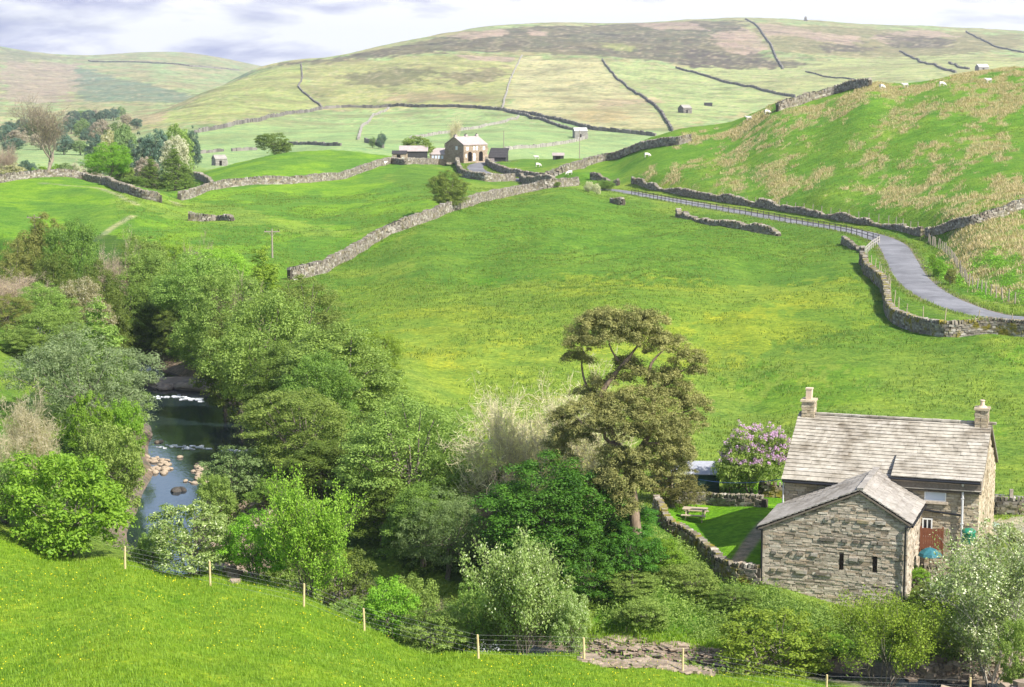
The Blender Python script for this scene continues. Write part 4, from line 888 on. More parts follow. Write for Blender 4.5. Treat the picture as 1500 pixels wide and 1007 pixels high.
# garden shed
sb = at(1053, 722); 
shed = empty('garden_shed', (sb[0] - 3.0, sb[1] + .1, sb[2]), R(-4), 'dark green boarded shed with grey felt roof behind the garden wall', 'shed')
mb = MB(); L, D, e, r_ = 3.0, 2.2, 1.3, .55
pr = [(0, -.3), (D, -.3), (D, e), (D / 2, e + r_), (0, e)]; v = [(0, y, z) for y, z in pr] + [(L, y, z) for y, z in pr]
for k in range(1, 4): mb.add([v[0], v[k + 1], v[k]], [(0, 1, 2)]); mb.add([v[5], v[5 + k], v[6 + k]], [(0, 1, 2)])
for k in range(5): mb.add([v[k], v[(k + 1) % 5], v[5 + (k + 1) % 5], v[5 + k]], [(0, 1, 2, 3)])
for k in range(9): mb.box((L / 2, -.012, .07 + k * .115), (L / 2, .012, .052)); mb.box((L + .012, D / 2, .07 + k * .115), (.012, D / 2, .052))
mb.obj('wall', M_GREENW, shed); mb = MB()
for s_ in (0, 1):
    ya, yb = (-.18, D / 2) if s_ == 0 else (D + .18, D / 2); za = e - .18 * r_ / (D / 2)
    vv = [(-.12, ya, za + .05), (L + .12, ya, za + .05), (L + .12, yb, e + r_ + .05), (-.12, yb, e + r_ + .05)]; vv += [(a, b, c - .045) for a, b, c in vv]
    mb.add(vv, [(0, 1, 2, 3), (7, 6, 5, 4), (0, 4, 5, 1), (1, 5, 6, 2), (2, 6, 7, 3), (3, 7, 4, 0)])
mb.obj('roof', M_GREYF, shed)
s = MB(); s.box((L + .03, D / 2, .48), (.02, .4, .46)); s.obj('door', M_GREENW, shed)
# ------------------------------------------------------------------ garden things
def picnic(name, label, base, rz, L, Hh, W, m):
    o = empty(name, base, rz, label, 'table'); mb = MB()
    for k in range(5): mb.box((0, (k - 2) * W / 5, Hh), (L / 2, W / 10 - .01, .022), None, 0, .003, rng)
    mb.obj('tabletop', m, o)
    for s in (-1, 1):
        mb = MB()
        for k in (-.07, .07): mb.box((0, s * (W / 2 + .34) + k, Hh * .6), (L / 2, .06, .02), None, 0, .003, rng)
        mb.obj('bench', m, o)
    for e in (-1, 1):
        mb = MB(); x = e * L * .34
        for s in (-1, 1): mb.bar((x, s * W * .28, Hh - .02), (x, s * (W / 2 + .24), -.03), .05, .1)
        mb.bar((x + .05, -(W / 2 + .42), Hh * .6 - .05), (x + .05, W / 2 + .42, Hh * .6 - .05), .045, .09); mb.bar((x + .045, -W / 2 + .02, Hh - .06), (x + .045, W / 2 - .02, Hh - .06), .045, .08)
        mb.obj('leg_frame', m, o)
    return o
pb = at(1018, 762); picnic('picnic_table', 'wooden picnic table with attached benches on the cottage lawn', pb, R(-14), 1.5, .72, .72, M_TIMBER)
pb2 = at(1076, 720); picnic('patio_table', 'dark slatted table with benches between the shed and lilac', pb2, R(8), 1.3, .7, .6, plain('brown_boards', (.10,.06,.04), (.2,.13,.09), 6))
# parasol
M_TEAL = plain('teal_canvas', (.015,.085,.11), (.03,.15,.18), 5, .7)
pp = P(1362, 812, 104.2); pz = float(H(pp[0], pp[1])); par = empty('garden_parasol', (pp[0], pp[1], pz), 0, 'teal canvas parasol half open beside the right wall of the barn', 'parasol')
ht = pp[2] - pz + .1; mb = MB(); n = 16; rad = [.02, .3, .58, .66]; zs = [ht + .28, ht + .18, ht - .02, ht - .16]
v = [(r_ * math.cos(k * 2 * math.pi / n) * (1 if k % 2 == 0 else .94), r_ * math.sin(k * 2 * math.pi / n) * (1 if k % 2 == 0 else .94), z) for r_, z in zip(rad, zs) for k in range(n)]
f = [(j * n + k, j * n + n + k, j * n + n + (k + 1) % n, j * n + (k + 1) % n) for j in range(3) for k in range(n)]; mb.add(v, f); v2 = [(x, y, z - .02) for x, y, z in v]; mb.add(v2, [q[::-1] for q in f]); mb.obj('canopy', M_TEAL, par)
mb = MB(); mb.tube([(0, 0, -.05), (0, 0, ht + .34)], .025, 8); mb.obj('pole', M_TIMBER, par)
mb = MB(); mb.tube([(0, 0, -.02), (0, 0, .1), (0, 0, .1)], [.28, .26, .05], 14); mb.obj('base', M_GREYF, par)
# rust brown fence panel between barn and yard
M_RUST = plain('rust_brown_boards', (.13,.045,.022), (.19,.07,.035), 5, .8)
q0 = C0 + BW * rx + (BL - .6) * bx_ + .1 * rx; q0[2] = 0; zb = float(H(q0[0], q0[1]))
z0 = CZ + ray(1350, 805)[1] * q0[1]
fp = empty('fence_panel', (q0[0], q0[1], max(zb, z0)), ANG + R(6), 'rust brown board panel closing the gap by the barn', 'fence panel'); mb = MB()
for k in range(9): mb.box((.06 + k * .125, 0, .62), (.058, .014, .58 + .02 * math.sin(k)), None, 0, .004, rng)
for z in (.25, .95): mb.box((.56, .045, z), (.56, .03, .045))
mb.obj('boards', M_RUST, fp)
for x in (-.02, 1.16):
    mb = MB(); mb.box((x, .02, .55), (.045, .045, .75)); mb.obj('post', M_RUST, fp)
# green rounded water butt and dark pot, wheelbarrow
def lathe(prof, n=14):
    mb = MB(); v = [(r_ * math.cos(k * 2 * math.pi / n), r_ * math.sin(k * 2 * math.pi / n), z) for r_, z in prof for k in range(n)]
    mb.add(v, [(j * n + k, j * n + (k + 1) % n, j * n + n + (k + 1) % n, j * n + n + k) for j in range(len(prof) - 1) for k in range(n)]); return mb
cb = P(1419, 782, 104.0); cz = float(H(cb[0], cb[1])); M_BIN = plain('green_plastic', (.015,.16,.09), (.02,.2,.11), 3, .4, .5)
o = empty('compost_bin', (cb[0], cb[1], cz), 0, 'bright green domed bin on a stone plinth showing over the hawthorn by the cottage', 'bin'); h_ = cb[2] - cz + .3; k_ = h_ - .85
mb = MB(); mb.box((0, 0, k_ / 2 - .1), (.5, .45, k_ / 2 + .1), None, 0, .03, rng); mb.obj('plinth', M_BARN, o)
lathe([(.34, k_), (.40, k_ + .1), (.36, h_ - .25), (.38, h_ - .22)]).obj('body', M_BIN, o, True); lathe([(.39, h_ - .22), (.38, h_ - .14), (.27, h_ - .04), (.0, h_)]).obj('lid', M_BIN, o, True)
cb = at(1368, 842); o = empty('plant_pot', (cb[0], cb[1], cb[2]), 0, 'dark round pot standing in the greenery below the parasol', 'pot')
lathe([(.0, 0), (.17, 0), (.26, .25), (.24, .5), (.28, .55), (.22, .56), (.2, .4)]).obj('pot', mat('dark_glaze', (.012,.012,.02), .3, .5), o, True); lathe([(.2, .45), (0, .46)]).obj('soil', M_MORTAR, o)
cb = P(1453, 742, 115); cz = float(H(cb[0], cb[1])); o = empty('wheelbarrow', (cb[0], cb[1], cz), R(35), 'tipped pale green wheelbarrow by the right corner of the cottage', 'wheelbarrow')
mb = MB(); v = [(-.5,-.3,.75),(.45,-.3,.55),(.45,.3,.55),(-.5,.3,.75),(-.3,-.2,.42),(.25,-.2,.32),(.25,.2,.32),(-.3,.2,.42)]; mb.add(v, [(4,5,6,7),(0,4,7,3),(1,2,6,5),(0,1,5,4),(3,7,6,2)]); v = [(a, b, c - .02) for a, b, c in v]; mb.add(v, [(7,6,5,4),(3,7,4,0),(5,6,2,1),(4,5,1,0),(2,6,7,3)]); mb.obj('tray', plain('pale_green_paint', (.35,.48,.40), (.5,.6,.52), 4), o)
for s in (-1, 1):
    mb = MB(); mb.tube([(.62, s * .06, .2), (.2, s * .22, .33), (-.95, s * .28, .62)], .02, 6); mb.obj('handle', M_IRON, o); mb = MB(); mb.tube([(-.2, s * .24, .42), (-.3, s * .24, 0)], .02, 6); mb.obj('leg', M_IRON, o)
mb = MB(); a = np.linspace(0, 2 * math.pi, 15); mb.tube([(.62 + .17 * math.cos(k), 0, .2 + .17 * math.sin(k)) for k in a], .04, 6); mb.obj('wheel', M_DARKPIPE, o)
# washing line
l0_ = P(1022, 702, 126.5); l1_ = O + (HL0 - .1) * rx; l1_[2] = P(1150, 703, 109)[2]; mb = MB(); k = np.linspace(0, 1, 14)
mb.tube([l0_ + (l1_ - l0_) * t_ - np.array((0, 0, .25 * 4 * t_ * (1 - t_))) for t_ in k], .016, 4)
tag(mb.obj('washing_line', mat('blue_cord', (.03,.10,.35), .6), loc=l0_), 'thin blue washing line strung from the shed to the cottage', 'washing line')
# ------------------------------------------------------------------ fences, gates and poles
def fence(name, label, plan_, h, step, pm, wm=M_WIRE, wires=(.35, .6, .85), pw=.05, rails=False, cat='fence', netting=0, lean=.05, tops=None, posts=None):
    q = np.array(plan_)[:, :2]; q2, s = run(q, .25); z = H(q2[:, 0], q2[:, 1]); L = s[-1]; o = empty(name, (q2[0, 0], q2[0, 1], z[0]), 0, label, cat); off = (q2[0, 0], q2[0, 1], z[0])
    S = np.array(posts) if posts is not None else np.linspace(0, L, max(2, int(round(L / step)) + 1)); T = []
    for k in S[:100]:
        x, y, zz = (np.interp(k, s, c) for c in (q2[:, 0], q2[:, 1], z)); d = rng.uniform(-lean, lean, 2); hh = h * rng.uniform(.93, 1.08); mb = MB()
        if rails: mb.bar((x, y, zz - .3), (x + d[0] * .3, y + d[1] * .3, zz + hh), pw * 2, pw * 2)
        else: mb.tube([(x, y, zz - .3), (x + d[0] * hh / 2, y + d[1] * hh / 2, zz + hh / 2), (x + d[0] * hh, y + d[1] * hh, zz + hh)], [pw, pw * .95, pw * .85], 7)
        mb.obj('post', pm, o, off=off); T.append((x, y, zz, d))
    mb = MB()
    for f in wires:
        if rails:
            for (x, y, zz, d), (x2, y2, z2, d2) in zip(T[:-1], T[1:]): mb.bar((x, y, zz + h * f), (x2, y2, z2 + h * f), .04, .075)
        else: mb.tube(np.array([(x + d[0] * h * f, y + d[1] * h * f, zz + h * f) for x, y, zz, d in T]), .004, 3)
    if netting:
        for (x, y, zz, d), (x2, y2, z2, d2) in zip(T[:-1], T[1:]):
            n = max(2, int(np.hypot(x2 - x, y2 - y) / netting))
            for k in range(1, n):
                f = k / n; mb.tube([(x + (x2 - x) * f, y + (y2 - y) * f, zz + (z2 - zz) * f + .05), (x + (x2 - x) * f, y + (y2 - y) * f, zz + (z2 - zz) * f + h * .75)], .0022, 3)
    mb.obj('rails' if rails else 'wire', pm if rails else wm, o, off=off); return o
fp_px = [(183,833),(308,860),(445,887),(534,915),(701,955),(856,966),(1000,990)]
FP = [up(u, Y)[:2] for (u, v), Y in zip(fp_px, (92, 91, 90, 89, 87, 87, 86.5))] + [up(1210, 84.5)[:2], up(1420, 83.5)[:2]]
q2_, s_ = run(FP, .25); dS = np.r_[0, np.cumsum(np.hypot(*np.diff(np.array(FP), axis=0).T))]
fence('stake_fence', 'wire fence on pale wooden stakes along the lower edge of the near meadow', FP, 1.15, 4, M_STAKE, wires=(.2, .4, .58, .76, .95), pw=.055, netting=.45, posts=dS)
RL = [at(*p)[:2] for p in ((925,286),(960,293),(1000,301),(1060,310),(1120,320),(1180,331),(1235,341),(1287,356))]
fence('roadside_railing', 'long dark wooden railing along the lower edge of the lane', RL, 1.05, 2.1, M_RAILD, wires=(.55, .93), pw=.05, rails=True)
fence('corner_rail', 'bleached timber rail at the end of the dark railing', [at(*p)[:2] for p in ((1288,357),(1277,364),(1267,374))], 1.0, 2, plain('bleached_wood', (.34,.31,.27), (.46,.43,.38), 6), wires=(.55, .93), pw=.06, rails=True)
fence('post_fence', 'post and wire fence round the tan rushy plot right of the lane', [at(*p)[:2] for p in ((1360,357),(1380,368),(1398,385),(1408,405),(1420,420),(1450,434),(1488,446),(1540,456))], 1.25, 1.7, M_POST, wires=(.3, .6, .9), pw=.07, lean=.12)
fence('post_fence', 'post and wire fence running above the uphill lane wall', [at(*p)[:2] for p in ((1060,293),(1120,302),(1180,311),(1240,320),(1300,328),(1345,340))], 1.3, 3.2, M_POST, wires=(.5, .9), pw=.06, lean=.08)
fence('post_fence', 'thin post and wire fence inside the large mossy corner wall', [at(*p)[:2] for p in ((1272,390),(1286,405),(1302,424),(1306,446),(1322,466),(1371,478),(1395,478),(1487,484),(1540,490))], 1.6, 3.6, M_TIMBER, wires=(.6, .9), pw=.05, lean=.12)
# metal field gate right of the cottage
g0 = P(1451, 731, 119.5); g1 = P(1481, 731, 119.0); g2 = P(1520, 731, 118.4)
gz = float(H(g0[0], g0[1])); gate = empty('field_gate', (g0[0], g0[1], gz), 0, 'grey metal field gate with wooden post right of the cottage', 'gate'); off = (g0[0], g0[1], gz)
def leaf(a, b):
    mb = MB(); a = np.array((a[0], a[1], gz)); b = np.array((b[0], b[1], gz))
    for z in (.15, .4, .65, .9, 1.15): mb.tube([a + (0, 0, z), b + (0, 0, z)], .025, 6)
    for f in (0, .5, 1): c = a + (b - a) * f; mb.tube([c + (0, 0, .12), c + (0, 0, 1.18)], .025, 6)
    mb.tube([a + (0, 0, .15), a + (b - a) * .5 + (0, 0, 1.15)], .02, 6); mb.tube([b + (0, 0, .15), a + (b - a) * .5 + (0, 0, 1.15)], .02, 6); mb.obj('gate_leaf', M_IRON, gate, off=off)
leaf(g0 + (g1 - g0) * .04, g0 + (g1 - g0) * .94); leaf(g1 + (g2 - g1) * .06, g2)
for p_, hh in ((g1, 1.55), (g0, 1.2)):
    mb = MB(); mb.box((p_[0], p_[1], gz + hh / 2 - .15), (.1, .1, hh / 2 + .15), None, 0, .01, rng); mb.obj('post', M_POST, gate, off=off)
def pole(label, base, h, arm=True, r_=.12):
    o = empty('utility_pole', base, R(rng.uniform(-10, 10)), label, 'utility pole'); mb = MB(); mb.tube([(0, 0, -.4), (0, 0, h)], [r_, r_ * .7], 8); mb.obj('pole', M_POST, o)
    if arm:
        mb = MB(); mb.box((0, 0, h - .35), (1.0, .06, .07)); a = mb.obj('crossarm', M_POST, o)
        for x in (-.85, 0, .85):
            mb = MB(); mb.tube([(x, 0, h - .28), (x, 0, h - .08)], [.05, .07], 8); mb.obj('insulator', M_DARKPIPE, a)
        mb = MB(); mb.bar((-.5, 0, h - .42), (0, 0, h - 1.0), .04); mb.bar((.5, 0, h - .42), (0, 0, h - 1.0), .04); mb.obj('brace', M_POST, o)
    return o
b_ = at(399, 378); pole('wooden utility pole with crossarm in the pasture beside the riverside trees', b_, 42 / 2900 * b_[1] / .985, True, .13)
b_ = up(52, 262); pole('wooden utility pole rising from the trees at the far left', b_, (CZ + ray(52, 315)[1] * b_[1]) - b_[2], True, .13)
b_ = up(738, 490); pole('thin pole just right of the farmhouse', b_, 44 / 2900 * b_[1], False)
b_ = up(849, 500); pole('thin pole on the crest in front of the small pale barn', b_, 44 / 2900 * b_[1], False)
# hill top cairn
c_ = plan_xy((1180, 31), 2500); mb = MB(); cz = float(H(*c_))
for k in range(40):
    h_ = rng.uniform(0, 1); mb.box((c_[0] + rng.uniform(-2, 2) * (1 - h_ * .7), c_[1] + rng.uniform(-2, 2) * (1 - h_ * .7), cz + h_ * 6), rng.uniform(.6, 1.1, 3), None, 0, .3, rng)
tag(mb.obj('cairn', M_FARW, loc=(c_[0], c_[1], cz)), 'tiny dark cairn on the skyline of the big hill', 'cairn')
# ------------------------------------------------------------------ river stones
M_BOULD = stone_mat('river_boulder', [(.42,.32,.22),(.52,.42,.31),(.34,.27,.2),(.28,.23,.18)], scale=2.)
M_WET = stone_mat('wet_boulder', [(.05,.045,.04),(.08,.07,.06)], scale=2., rough=.35)
def rock_mesh(seed, s=1., flat=.6):
    import bmesh
    bm = bmesh.new(); bmesh.ops.create_icosphere(bm, subdivisions=3, radius=1); rr = np.random.default_rng(seed); d = rr.normal(size=(7, 3)); d /= np.linalg.norm(d, axis=1)[:, None]; k = rr.uniform(.55, .95, 7)
    for v in bm.verts:
        p = np.array(v.co); m_ = min(1, min(kk / max(1e-3, p @ dd) for dd, kk in zip(d, k) if p @ dd > .3) if any(p @ dd > .3 for dd in d) else 1)
        p = p * m_ * (1 + .10 * (float(fbm(p[0] * 2 + seed, p[1] * 2 + p[2] * 3, seed, 3)) - .5)); v.co = (p[0], p[1] * .8, p[2] * flat)
    me = bpy.data.meshes.new('boulder'); bm.to_mesh(me); bm.free(); return me
RKM = [rock_mesh(k) for k in range(5)]
def rock(x, y, z, s, label, m, group=None, k=None):
    o = bpy.data.objects.new('boulder', RKM[rng.integers(5) if k is None else k].copy()); COL.objects.link(o); o.data.materials.append(m)
    o.location = (float(x), float(y), float(z)); o.scale = (s * rng.uniform(.8, 1.25), s * rng.uniform(.8, 1.25), s * rng.uniform(.7, 1.1)); o.rotation_euler = (0, 0, rng.uniform(0, 6)); return tag(o, label, 'boulder', group)
def wat(u, v): a, t_ = ray(u, v); Y = (WZ - CZ) / t_; return a * Y, Y
for k in range(44):
    u, v = 207 + rng.uniform(0, 48) * (1 - .3 * rng.random()), 668 + rng.uniform(0, 27); x, y = wat(u, v); rock(x, y, WZ + .04, rng.uniform(.16, .42), 'buff boulder in the crowded bar at the left side of the pool', M_BOULD, 'boulders on the left river bar')
for k in range(16):
    u, v = 262 + rng.uniform(0, 50), 668 + rng.uniform(0, 40); x, y = wat(u, v); rock(x, y, WZ + .02, rng.uniform(.12, .34), 'loose boulder breaking the water between bar and right bank', M_BOULD, 'boulders in mid stream')
for k in range(12):
    u, v = 288 + rng.uniform(0, 18), 680 + rng.uniform(0, 30); x, y = wat(u, v); rock(x, y, WZ + .05, rng.uniform(.2, .4), 'buff boulder at the water edge below the right bank bush', M_BOULD, 'boulders at the right bank')
x, y = wat(259, 720); rock(x, y, WZ + .0, .55, 'dark wet boulder alone in the bright lower pool', M_WET, k=1)
x, y = wat(266, 718.5); rock(x, y, WZ + .0, .42, 'smaller dark wet boulder touching the lone one in the pool', M_WET, k=2)
x, y = wat(233, 648); rock(x, y, WZ + .05, .35, 'small boulder in the riffle above the left bar', M_BOULD)
for (u, v, s, lb) in ((258, 568, 2.6, 'broad sloping rock slab at the head of the pool'), (276, 574, 1.8, 'lower rock slab beside the rapids at the pool head'), (240, 572, 1.4, 'dark rock ledge at the left of the pool head')):
    x, y = wat(u, v); o = rock(x, y + 1.5, WZ + .1, s, lb, stone_mat('slab_rock', [(.20,.16,.13),(.28,.23,.19)], scale=1.2)); o.scale[2] *= .55; o.scale[0] *= 1.4; o['category'] = 'rock'; o.name = 'rock_slab'
for (u, v, s, lb) in ((538, 862, 1.3, 'grey rock ledge under the tall tree at the stream corner'), (545, 836, 1.2, 'upper grey rock ledge in the shade by the stream corner')):
    x, y = wat(u, v); o = rock(x, y, WZ + .3, s, lb, M_BOULD); o.scale[2] *= .6; o['category'] = 'rock'; o.name = 'rock_ledge'
# pebbles and ledges of the exposed bed: uncountable
def pebbles(name, label, poly, n, smin, smax, m, flat=.5):
    pl = np.array([at(*p)[:2] for p in poly]); lo, hi = pl.min(0), pl.max(0); q = rng.uniform(lo, hi, (n * 6, 2)); q = q[pip(pl, q[:, 0], q[:, 1])][:n]; k = len(q); mb = MB()
    s = smin * (smax / smin) ** (rng.random(k) ** 2.5); an = rng.uniform(0, 6.28, k); c_, s_ = np.cos(an), np.sin(an); o = np.zeros(k)
    M = np.stack([np.stack([c_, s_, o + .1], -1), np.stack([-s_, c_, o], -1), np.stack([-.1 * c_, -.1 * s_, o + 1], -1)], -1)
    boxes(mb, np.c_[q, H(q[:, 0], q[:, 1]) + s * .15], np.stack([s, s * .7, s * flat], -1), M, rng, .3)
    return tag(mb.obj(name, m, loc=(*pl[0], float(H(*pl[0])))), label, None, None, 'stuff')
M_BED = stone_mat('stream_bed_stone', [(.26,.20,.145),(.34,.265,.2),(.20,.155,.115),(.39,.31,.24)], scale=2.)
pebbles('stream_bed_stones', 'flat stones of the exposed stream bed below the garden', [(850,968),(866,938),(905,932),(1055,952),(1070,978),(1000,988)], 3800, .05, .38, M_BED, .16)
pebbles('bank_pebbles', 'pebbles on the bank right of the lower pool', [(335,752),(375,722),(420,735),(412,775),(350,780)], 900, .06, .3, M_BED)
pebbles('bank_pebbles', 'pebbles between the bushes right of the pool foot', [(310,790),(350,770),(372,810),(340,860)], 500, .06, .3, M_BED)
pebbles('stream_bed_stones', 'stones in the stream under the right front bushes', [(1330,1000),(1380,950),(1500,940),(1500,1010)], 700, .07, .4, M_BED)
# white water
M_FOAM = plain('white_water', (.55,.58,.62), (.85,.87,.9), 6, .5)
def foam(label, px, n, sp=.5):
    mb = MB(); L = np.array([wat(*p) for p in px]); q, s = run(L, .05); k = rng.integers(0, len(q), n); c = q[k] + rng.normal(0, sp, (n, 2)) * (.2, .5); r_ = rng.uniform(.03, .14, n); o = np.zeros(n)
    boxes(mb, np.c_[c, o + WZ + .02], np.stack([r_ * 1.8, r_ * .6, o + .035], -1), np.eye(3), rng, .4); tag(mb.obj('white_water', M_FOAM, loc=(*L[0], WZ)), label, None, None, 'stuff')
foam('white water at the head of the pool', [(228,582),(255,581),(275,584),(295,587)], 45, .8); foam('thin riffle line across the middle of the pool', [(228,652),(262,656),(300,656),(335,660),(365,661)], 42, .8)
foam('white rapids behind the stakes of the fence', [(688,932),(705,938),(715,948),(740,950)], 200, .5); foam('white rapids lower behind the fence', [(690,948),(700,953),(718,955)], 90, .4)
# fallen pale log at left of the meadow edge, pale stones
# ------------------------------------------------------------------ sheep
def skin_mesh(name, V, E, Rr, root=0, lev=1):
    me = bpy.data.meshes.new(name); me.from_pydata(V, E, []); o = bpy.data.objects.new(name, me); COL.objects.link(o); m = o.modifiers.new('s', 'SKIN'); sv = me.skin_vertices[0].data
    for k, r_ in enumerate(Rr): sv[k].radius = (r_, r_) if not isinstance(r_, tuple) else r_
    for k in range(len(V)): sv[k].use_root = (k == root)
    m2 = o.modifiers.new('b', 'SUBSURF'); m2.levels = lev; dg = bpy.context.evaluated_depsgraph_get(); out = bpy.data.meshes.new_from_object(o.evaluated_get(dg)); bpy.data.objects.remove(o); bpy.data.meshes.remove(me); out.name = name
    out.polygons.foreach_set('use_smooth', np.ones(len(out.polygons), bool)); return out
def sheep_mesh(graze):
    V = [(-.45,0,.62),(-.2,0,.64),(.1,0,.63),(.38,0,.64),(.55,0,.74),(.70,0,.84),(.88,0,.78)] if not graze else [(-.45,0,.62),(-.2,0,.64),(.1,0,.63),(.38,0,.62),(.56,0,.52),(.70,0,.30),(.82,0,.14)]
    Rr = [.20,.27,.28,.24,.15,.12,.065]; E = [(k, k + 1) for k in range(6)]
    for x, r0 in ((-.4, 0), (.3, 3)):
        for s in (-1, 1):
            b = len(V); V += [(x, s * .14, .42), (x - .03, s * .14, .22), (x, s * .14, .02)]; Rr += [.085, .045, .04]; E += [(r0, b), (b, b + 1), (b + 1, b + 2)]
    for s in (-1, 1):
        b = len(V); V += [(V[5][0] - .02, s * .17, V[5][2] + .05)]; Rr += [.03]; E += [(5, b)]
    b = len(V); V += [(-.62, 0, .5)]; Rr += [.05]; E += [(0, b)]
    return skin_mesh('sheep_body', V, E, Rr, 1, 2)
M_WOOL = plain('fleece', (.62,.58,.50), (.76,.72,.64), 9, .95, .1, .6)
SHM = [sheep_mesh(False), sheep_mesh(True)]
for m_ in SHM: m_.materials.append(M_WOOL)
for u, v, g, rz, lb in ((788,245,1,20,'white sheep grazing beside the tuft of tan grass below the crest'), (786,234,0,180,'white sheep on the crest right of the farmhouse'), (834,257,1,200,'single sheep below the broad slope wall'), (948,231,1,10,'sheep grazing just under the broad wall on the green slope'), (1097,177,0,170,'left of two sheep near the foot of the brow wall'), (1124,168,1,10,'right of two sheep near the foot of the brow wall'),
                     (1292,131,1,30,'sheep on the brow just past the end of the wall'), (1326,129,0,180,'sheep on the brow between the wall end and the pair of sheep'), (1380,127,1,0,'left sheep of the pair high on the green brow'), (1448,122,0,190,'right sheep of the pair high on the green brow'), (590,236,1,100,'sheep in front of the farm sheds'), (562,243,0,10,'sheep by the wall at the left end of the farm')):
    b_ = at(u, v, 150); o = bpy.data.objects.new('sheep', SHM[g]); COL.objects.link(o); o.location = [float(c) for c in b_]; o.rotation_euler = (0, 0, R(rz)); o.scale = (1.1,) * 3; tag(o, lb, 'sheep', 'sheep on the pastures')
# ------------------------------------------------------------------ foliage kit
def leaves(mb, c, nrm, L, rng, asp=.5, mi=0):
    n = len(c); nrm = nrm / (np.linalg.norm(nrm, axis=1)[:, None] + 1e-9); r_ = rng.normal(size=(n, 3)); u = np.cross(nrm, r_); u /= np.linalg.norm(u, axis=1)[:, None] + 1e-9; w = np.cross(nrm, u)
    L = np.broadcast_to(L, (n,))[:, None] * rng.uniform(.7, 1.25, (n, 1))
    v = np.stack([c - u * L * .5, c + w * L * asp * .5 + nrm * L * .06, c + u * L * .5, c - w * L * asp * .5 + nrm * L * .06], 1)
    mb.add(v.reshape(-1, 3), np.arange(4 * n).reshape(-1, 4), mi)
def clump(mb, c, r, n, leaf, rng, asp=.5, flat=.75, out=.7, mi=0):
    d = rng.normal(size=(n, 3)); d /= np.linalg.norm(d, axis=1)[:, None]; d[:, 2] = np.where(d[:, 2] < -.35, -d[:, 2], d[:, 2])
    p = c + d * (r * rng.uniform(.45, 1.08, n) ** 1.0)[:, None] * np.array((1, 1, flat))
    leaves(mb, p, d * out * 1.4 + np.array((0, 0, .45)) + rng.normal(size=(n, 3)) * .42, leaf, rng, asp, mi)
def lobes(rng, W, Hh, z0, n, shape):
    out = []
    if shape == 'cone':
        for k in range(n):
            f = k / (n - 1); r_ = W / 2 * (1 - f) ** .75 * .62 + .25; a = k * 2.4; o = W / 2 * (1 - f) * .42
            out.append((np.array((o * math.cos(a), o * math.sin(a), z0 + (Hh - z0) * (.12 + .80 * f))), np.array((r_, r_, (Hh - z0) * .17))))
        return out
    mid = z0 + (Hh - z0) * (.5 if shape != 'bush' else .42)
    out.append((np.array((0, 0, mid)), np.array((W * .36, W * .36, (Hh - z0) * .44))))
    for k in range(n):
        a = k * 2.4 + rng.uniform(-.4, .4); h_ = rng.uniform(-.75, .8) if shape != 'bush' else rng.uniform(-.8, .7); rr = W * .30 * math.sqrt(max(.12, 1 - h_ * h_)) * rng.uniform(.8, 1.2); s = W * rng.uniform(.14, .23)
        out.append((np.array((rr * math.cos(a), rr * math.sin(a), mid + h_ * (Hh - z0) * .34)), np.array((s, s, s * rng.uniform(.75, 1.05) * (Hh - z0) / W * .95))))
    return out
def crown(rng, W, Hh, z0, nl, nclump, per, leaf, shape='round', asp=.5, cr=.085, flat=.75, fill=.16, mb=None):
    mb = mb or MB(); Ls = lobes(rng, W, Hh, z0, nl, shape); wts_ = np.array([l[1][0] * l[1][2] for l in Ls]); wts_ /= wts_.sum(); got = 0; C = []
    tries = 0
    while got < nclump and tries < nclump * 8:
        tries += 1; c, r_ = Ls[rng.choice(len(Ls), p=wts_)]; d = rng.normal(size=3); d /= np.linalg.norm(d)
        if d[2] < -.55: continue
        p = c + d * r_ * rng.uniform(.84, 1.16)
        if any(np.sum(((p - c2) / r2) ** 2) < .55 for c2, r2 in Ls): continue
        rad = W * cr * rng.uniform(.55, 1.25); clump(mb, p, rad, int(per * rng.uniform(.6, 1.3)), leaf, rng, asp, flat); C.append(p); got += 1
    nf = int(nclump * per * fill); k = rng.choice(len(Ls), nf, p=wts_); d = rng.normal(size=(nf, 3)); d /= np.linalg.norm(d, axis=1)[:, None]
    cc = np.array([Ls[i][0] for i in k]) + d * np.array([Ls[i][1] for i in k]) * rng.uniform(.3, .95, (nf, 1)); leaves(mb, cc, d + rng.normal(size=(nf, 3)), leaf * 1.3, rng, asp)
    return mb, np.array(C), Ls
def branchy(mb, p, d, L, r_, depth, rng, spread=.6, kids=(3, 4), up_=.15, ratio=.68, tips=None, side=3, wig=.18, stop=.006, fmin=.35):
    n = 4; pts = [np.array(p, float)]; dd = np.array(d, float)
    for k in range(n):
        dd = dd + rng.normal(size=3) * wig + np.array((0, 0, up_ * .5)); dd /= np.linalg.norm(dd); pts.append(pts[-1] + dd * L / n)
    mb.tube(np.array(pts), np.linspace(r_, r_ * .6, n + 1), 6 if r_ > .08 else side)
    if tips is not None and depth <= 1: tips.extend([(q, dd.copy(), depth) for q in pts[1:]])
    if depth <= 0: return
    for k in range(rng.integers(kids[0], kids[1] + 1)):
        f = rng.uniform(fmin, 1.0) if k else 1.0; i = f * n; j = min(n - 1, int(i)); q = pts[j] + (pts[j + 1] - pts[j]) * (i - j)
        ax = rng.normal(size=3); ax -= dd * (ax @ dd); ax /= np.linalg.norm(ax); nd = dd + ax * spread * rng.uniform(.6, 1.3) + np.array((0, 0, up_)); nd /= np.linalg.norm(nd)
        branchy(mb, q, nd, L * ratio * rng.uniform(.75, 1.2), max(stop, r_ * .58 * (1 - .25 * f)), depth - 1, rng, spread, kids, up_, ratio, tips, side, wig, stop, fmin)
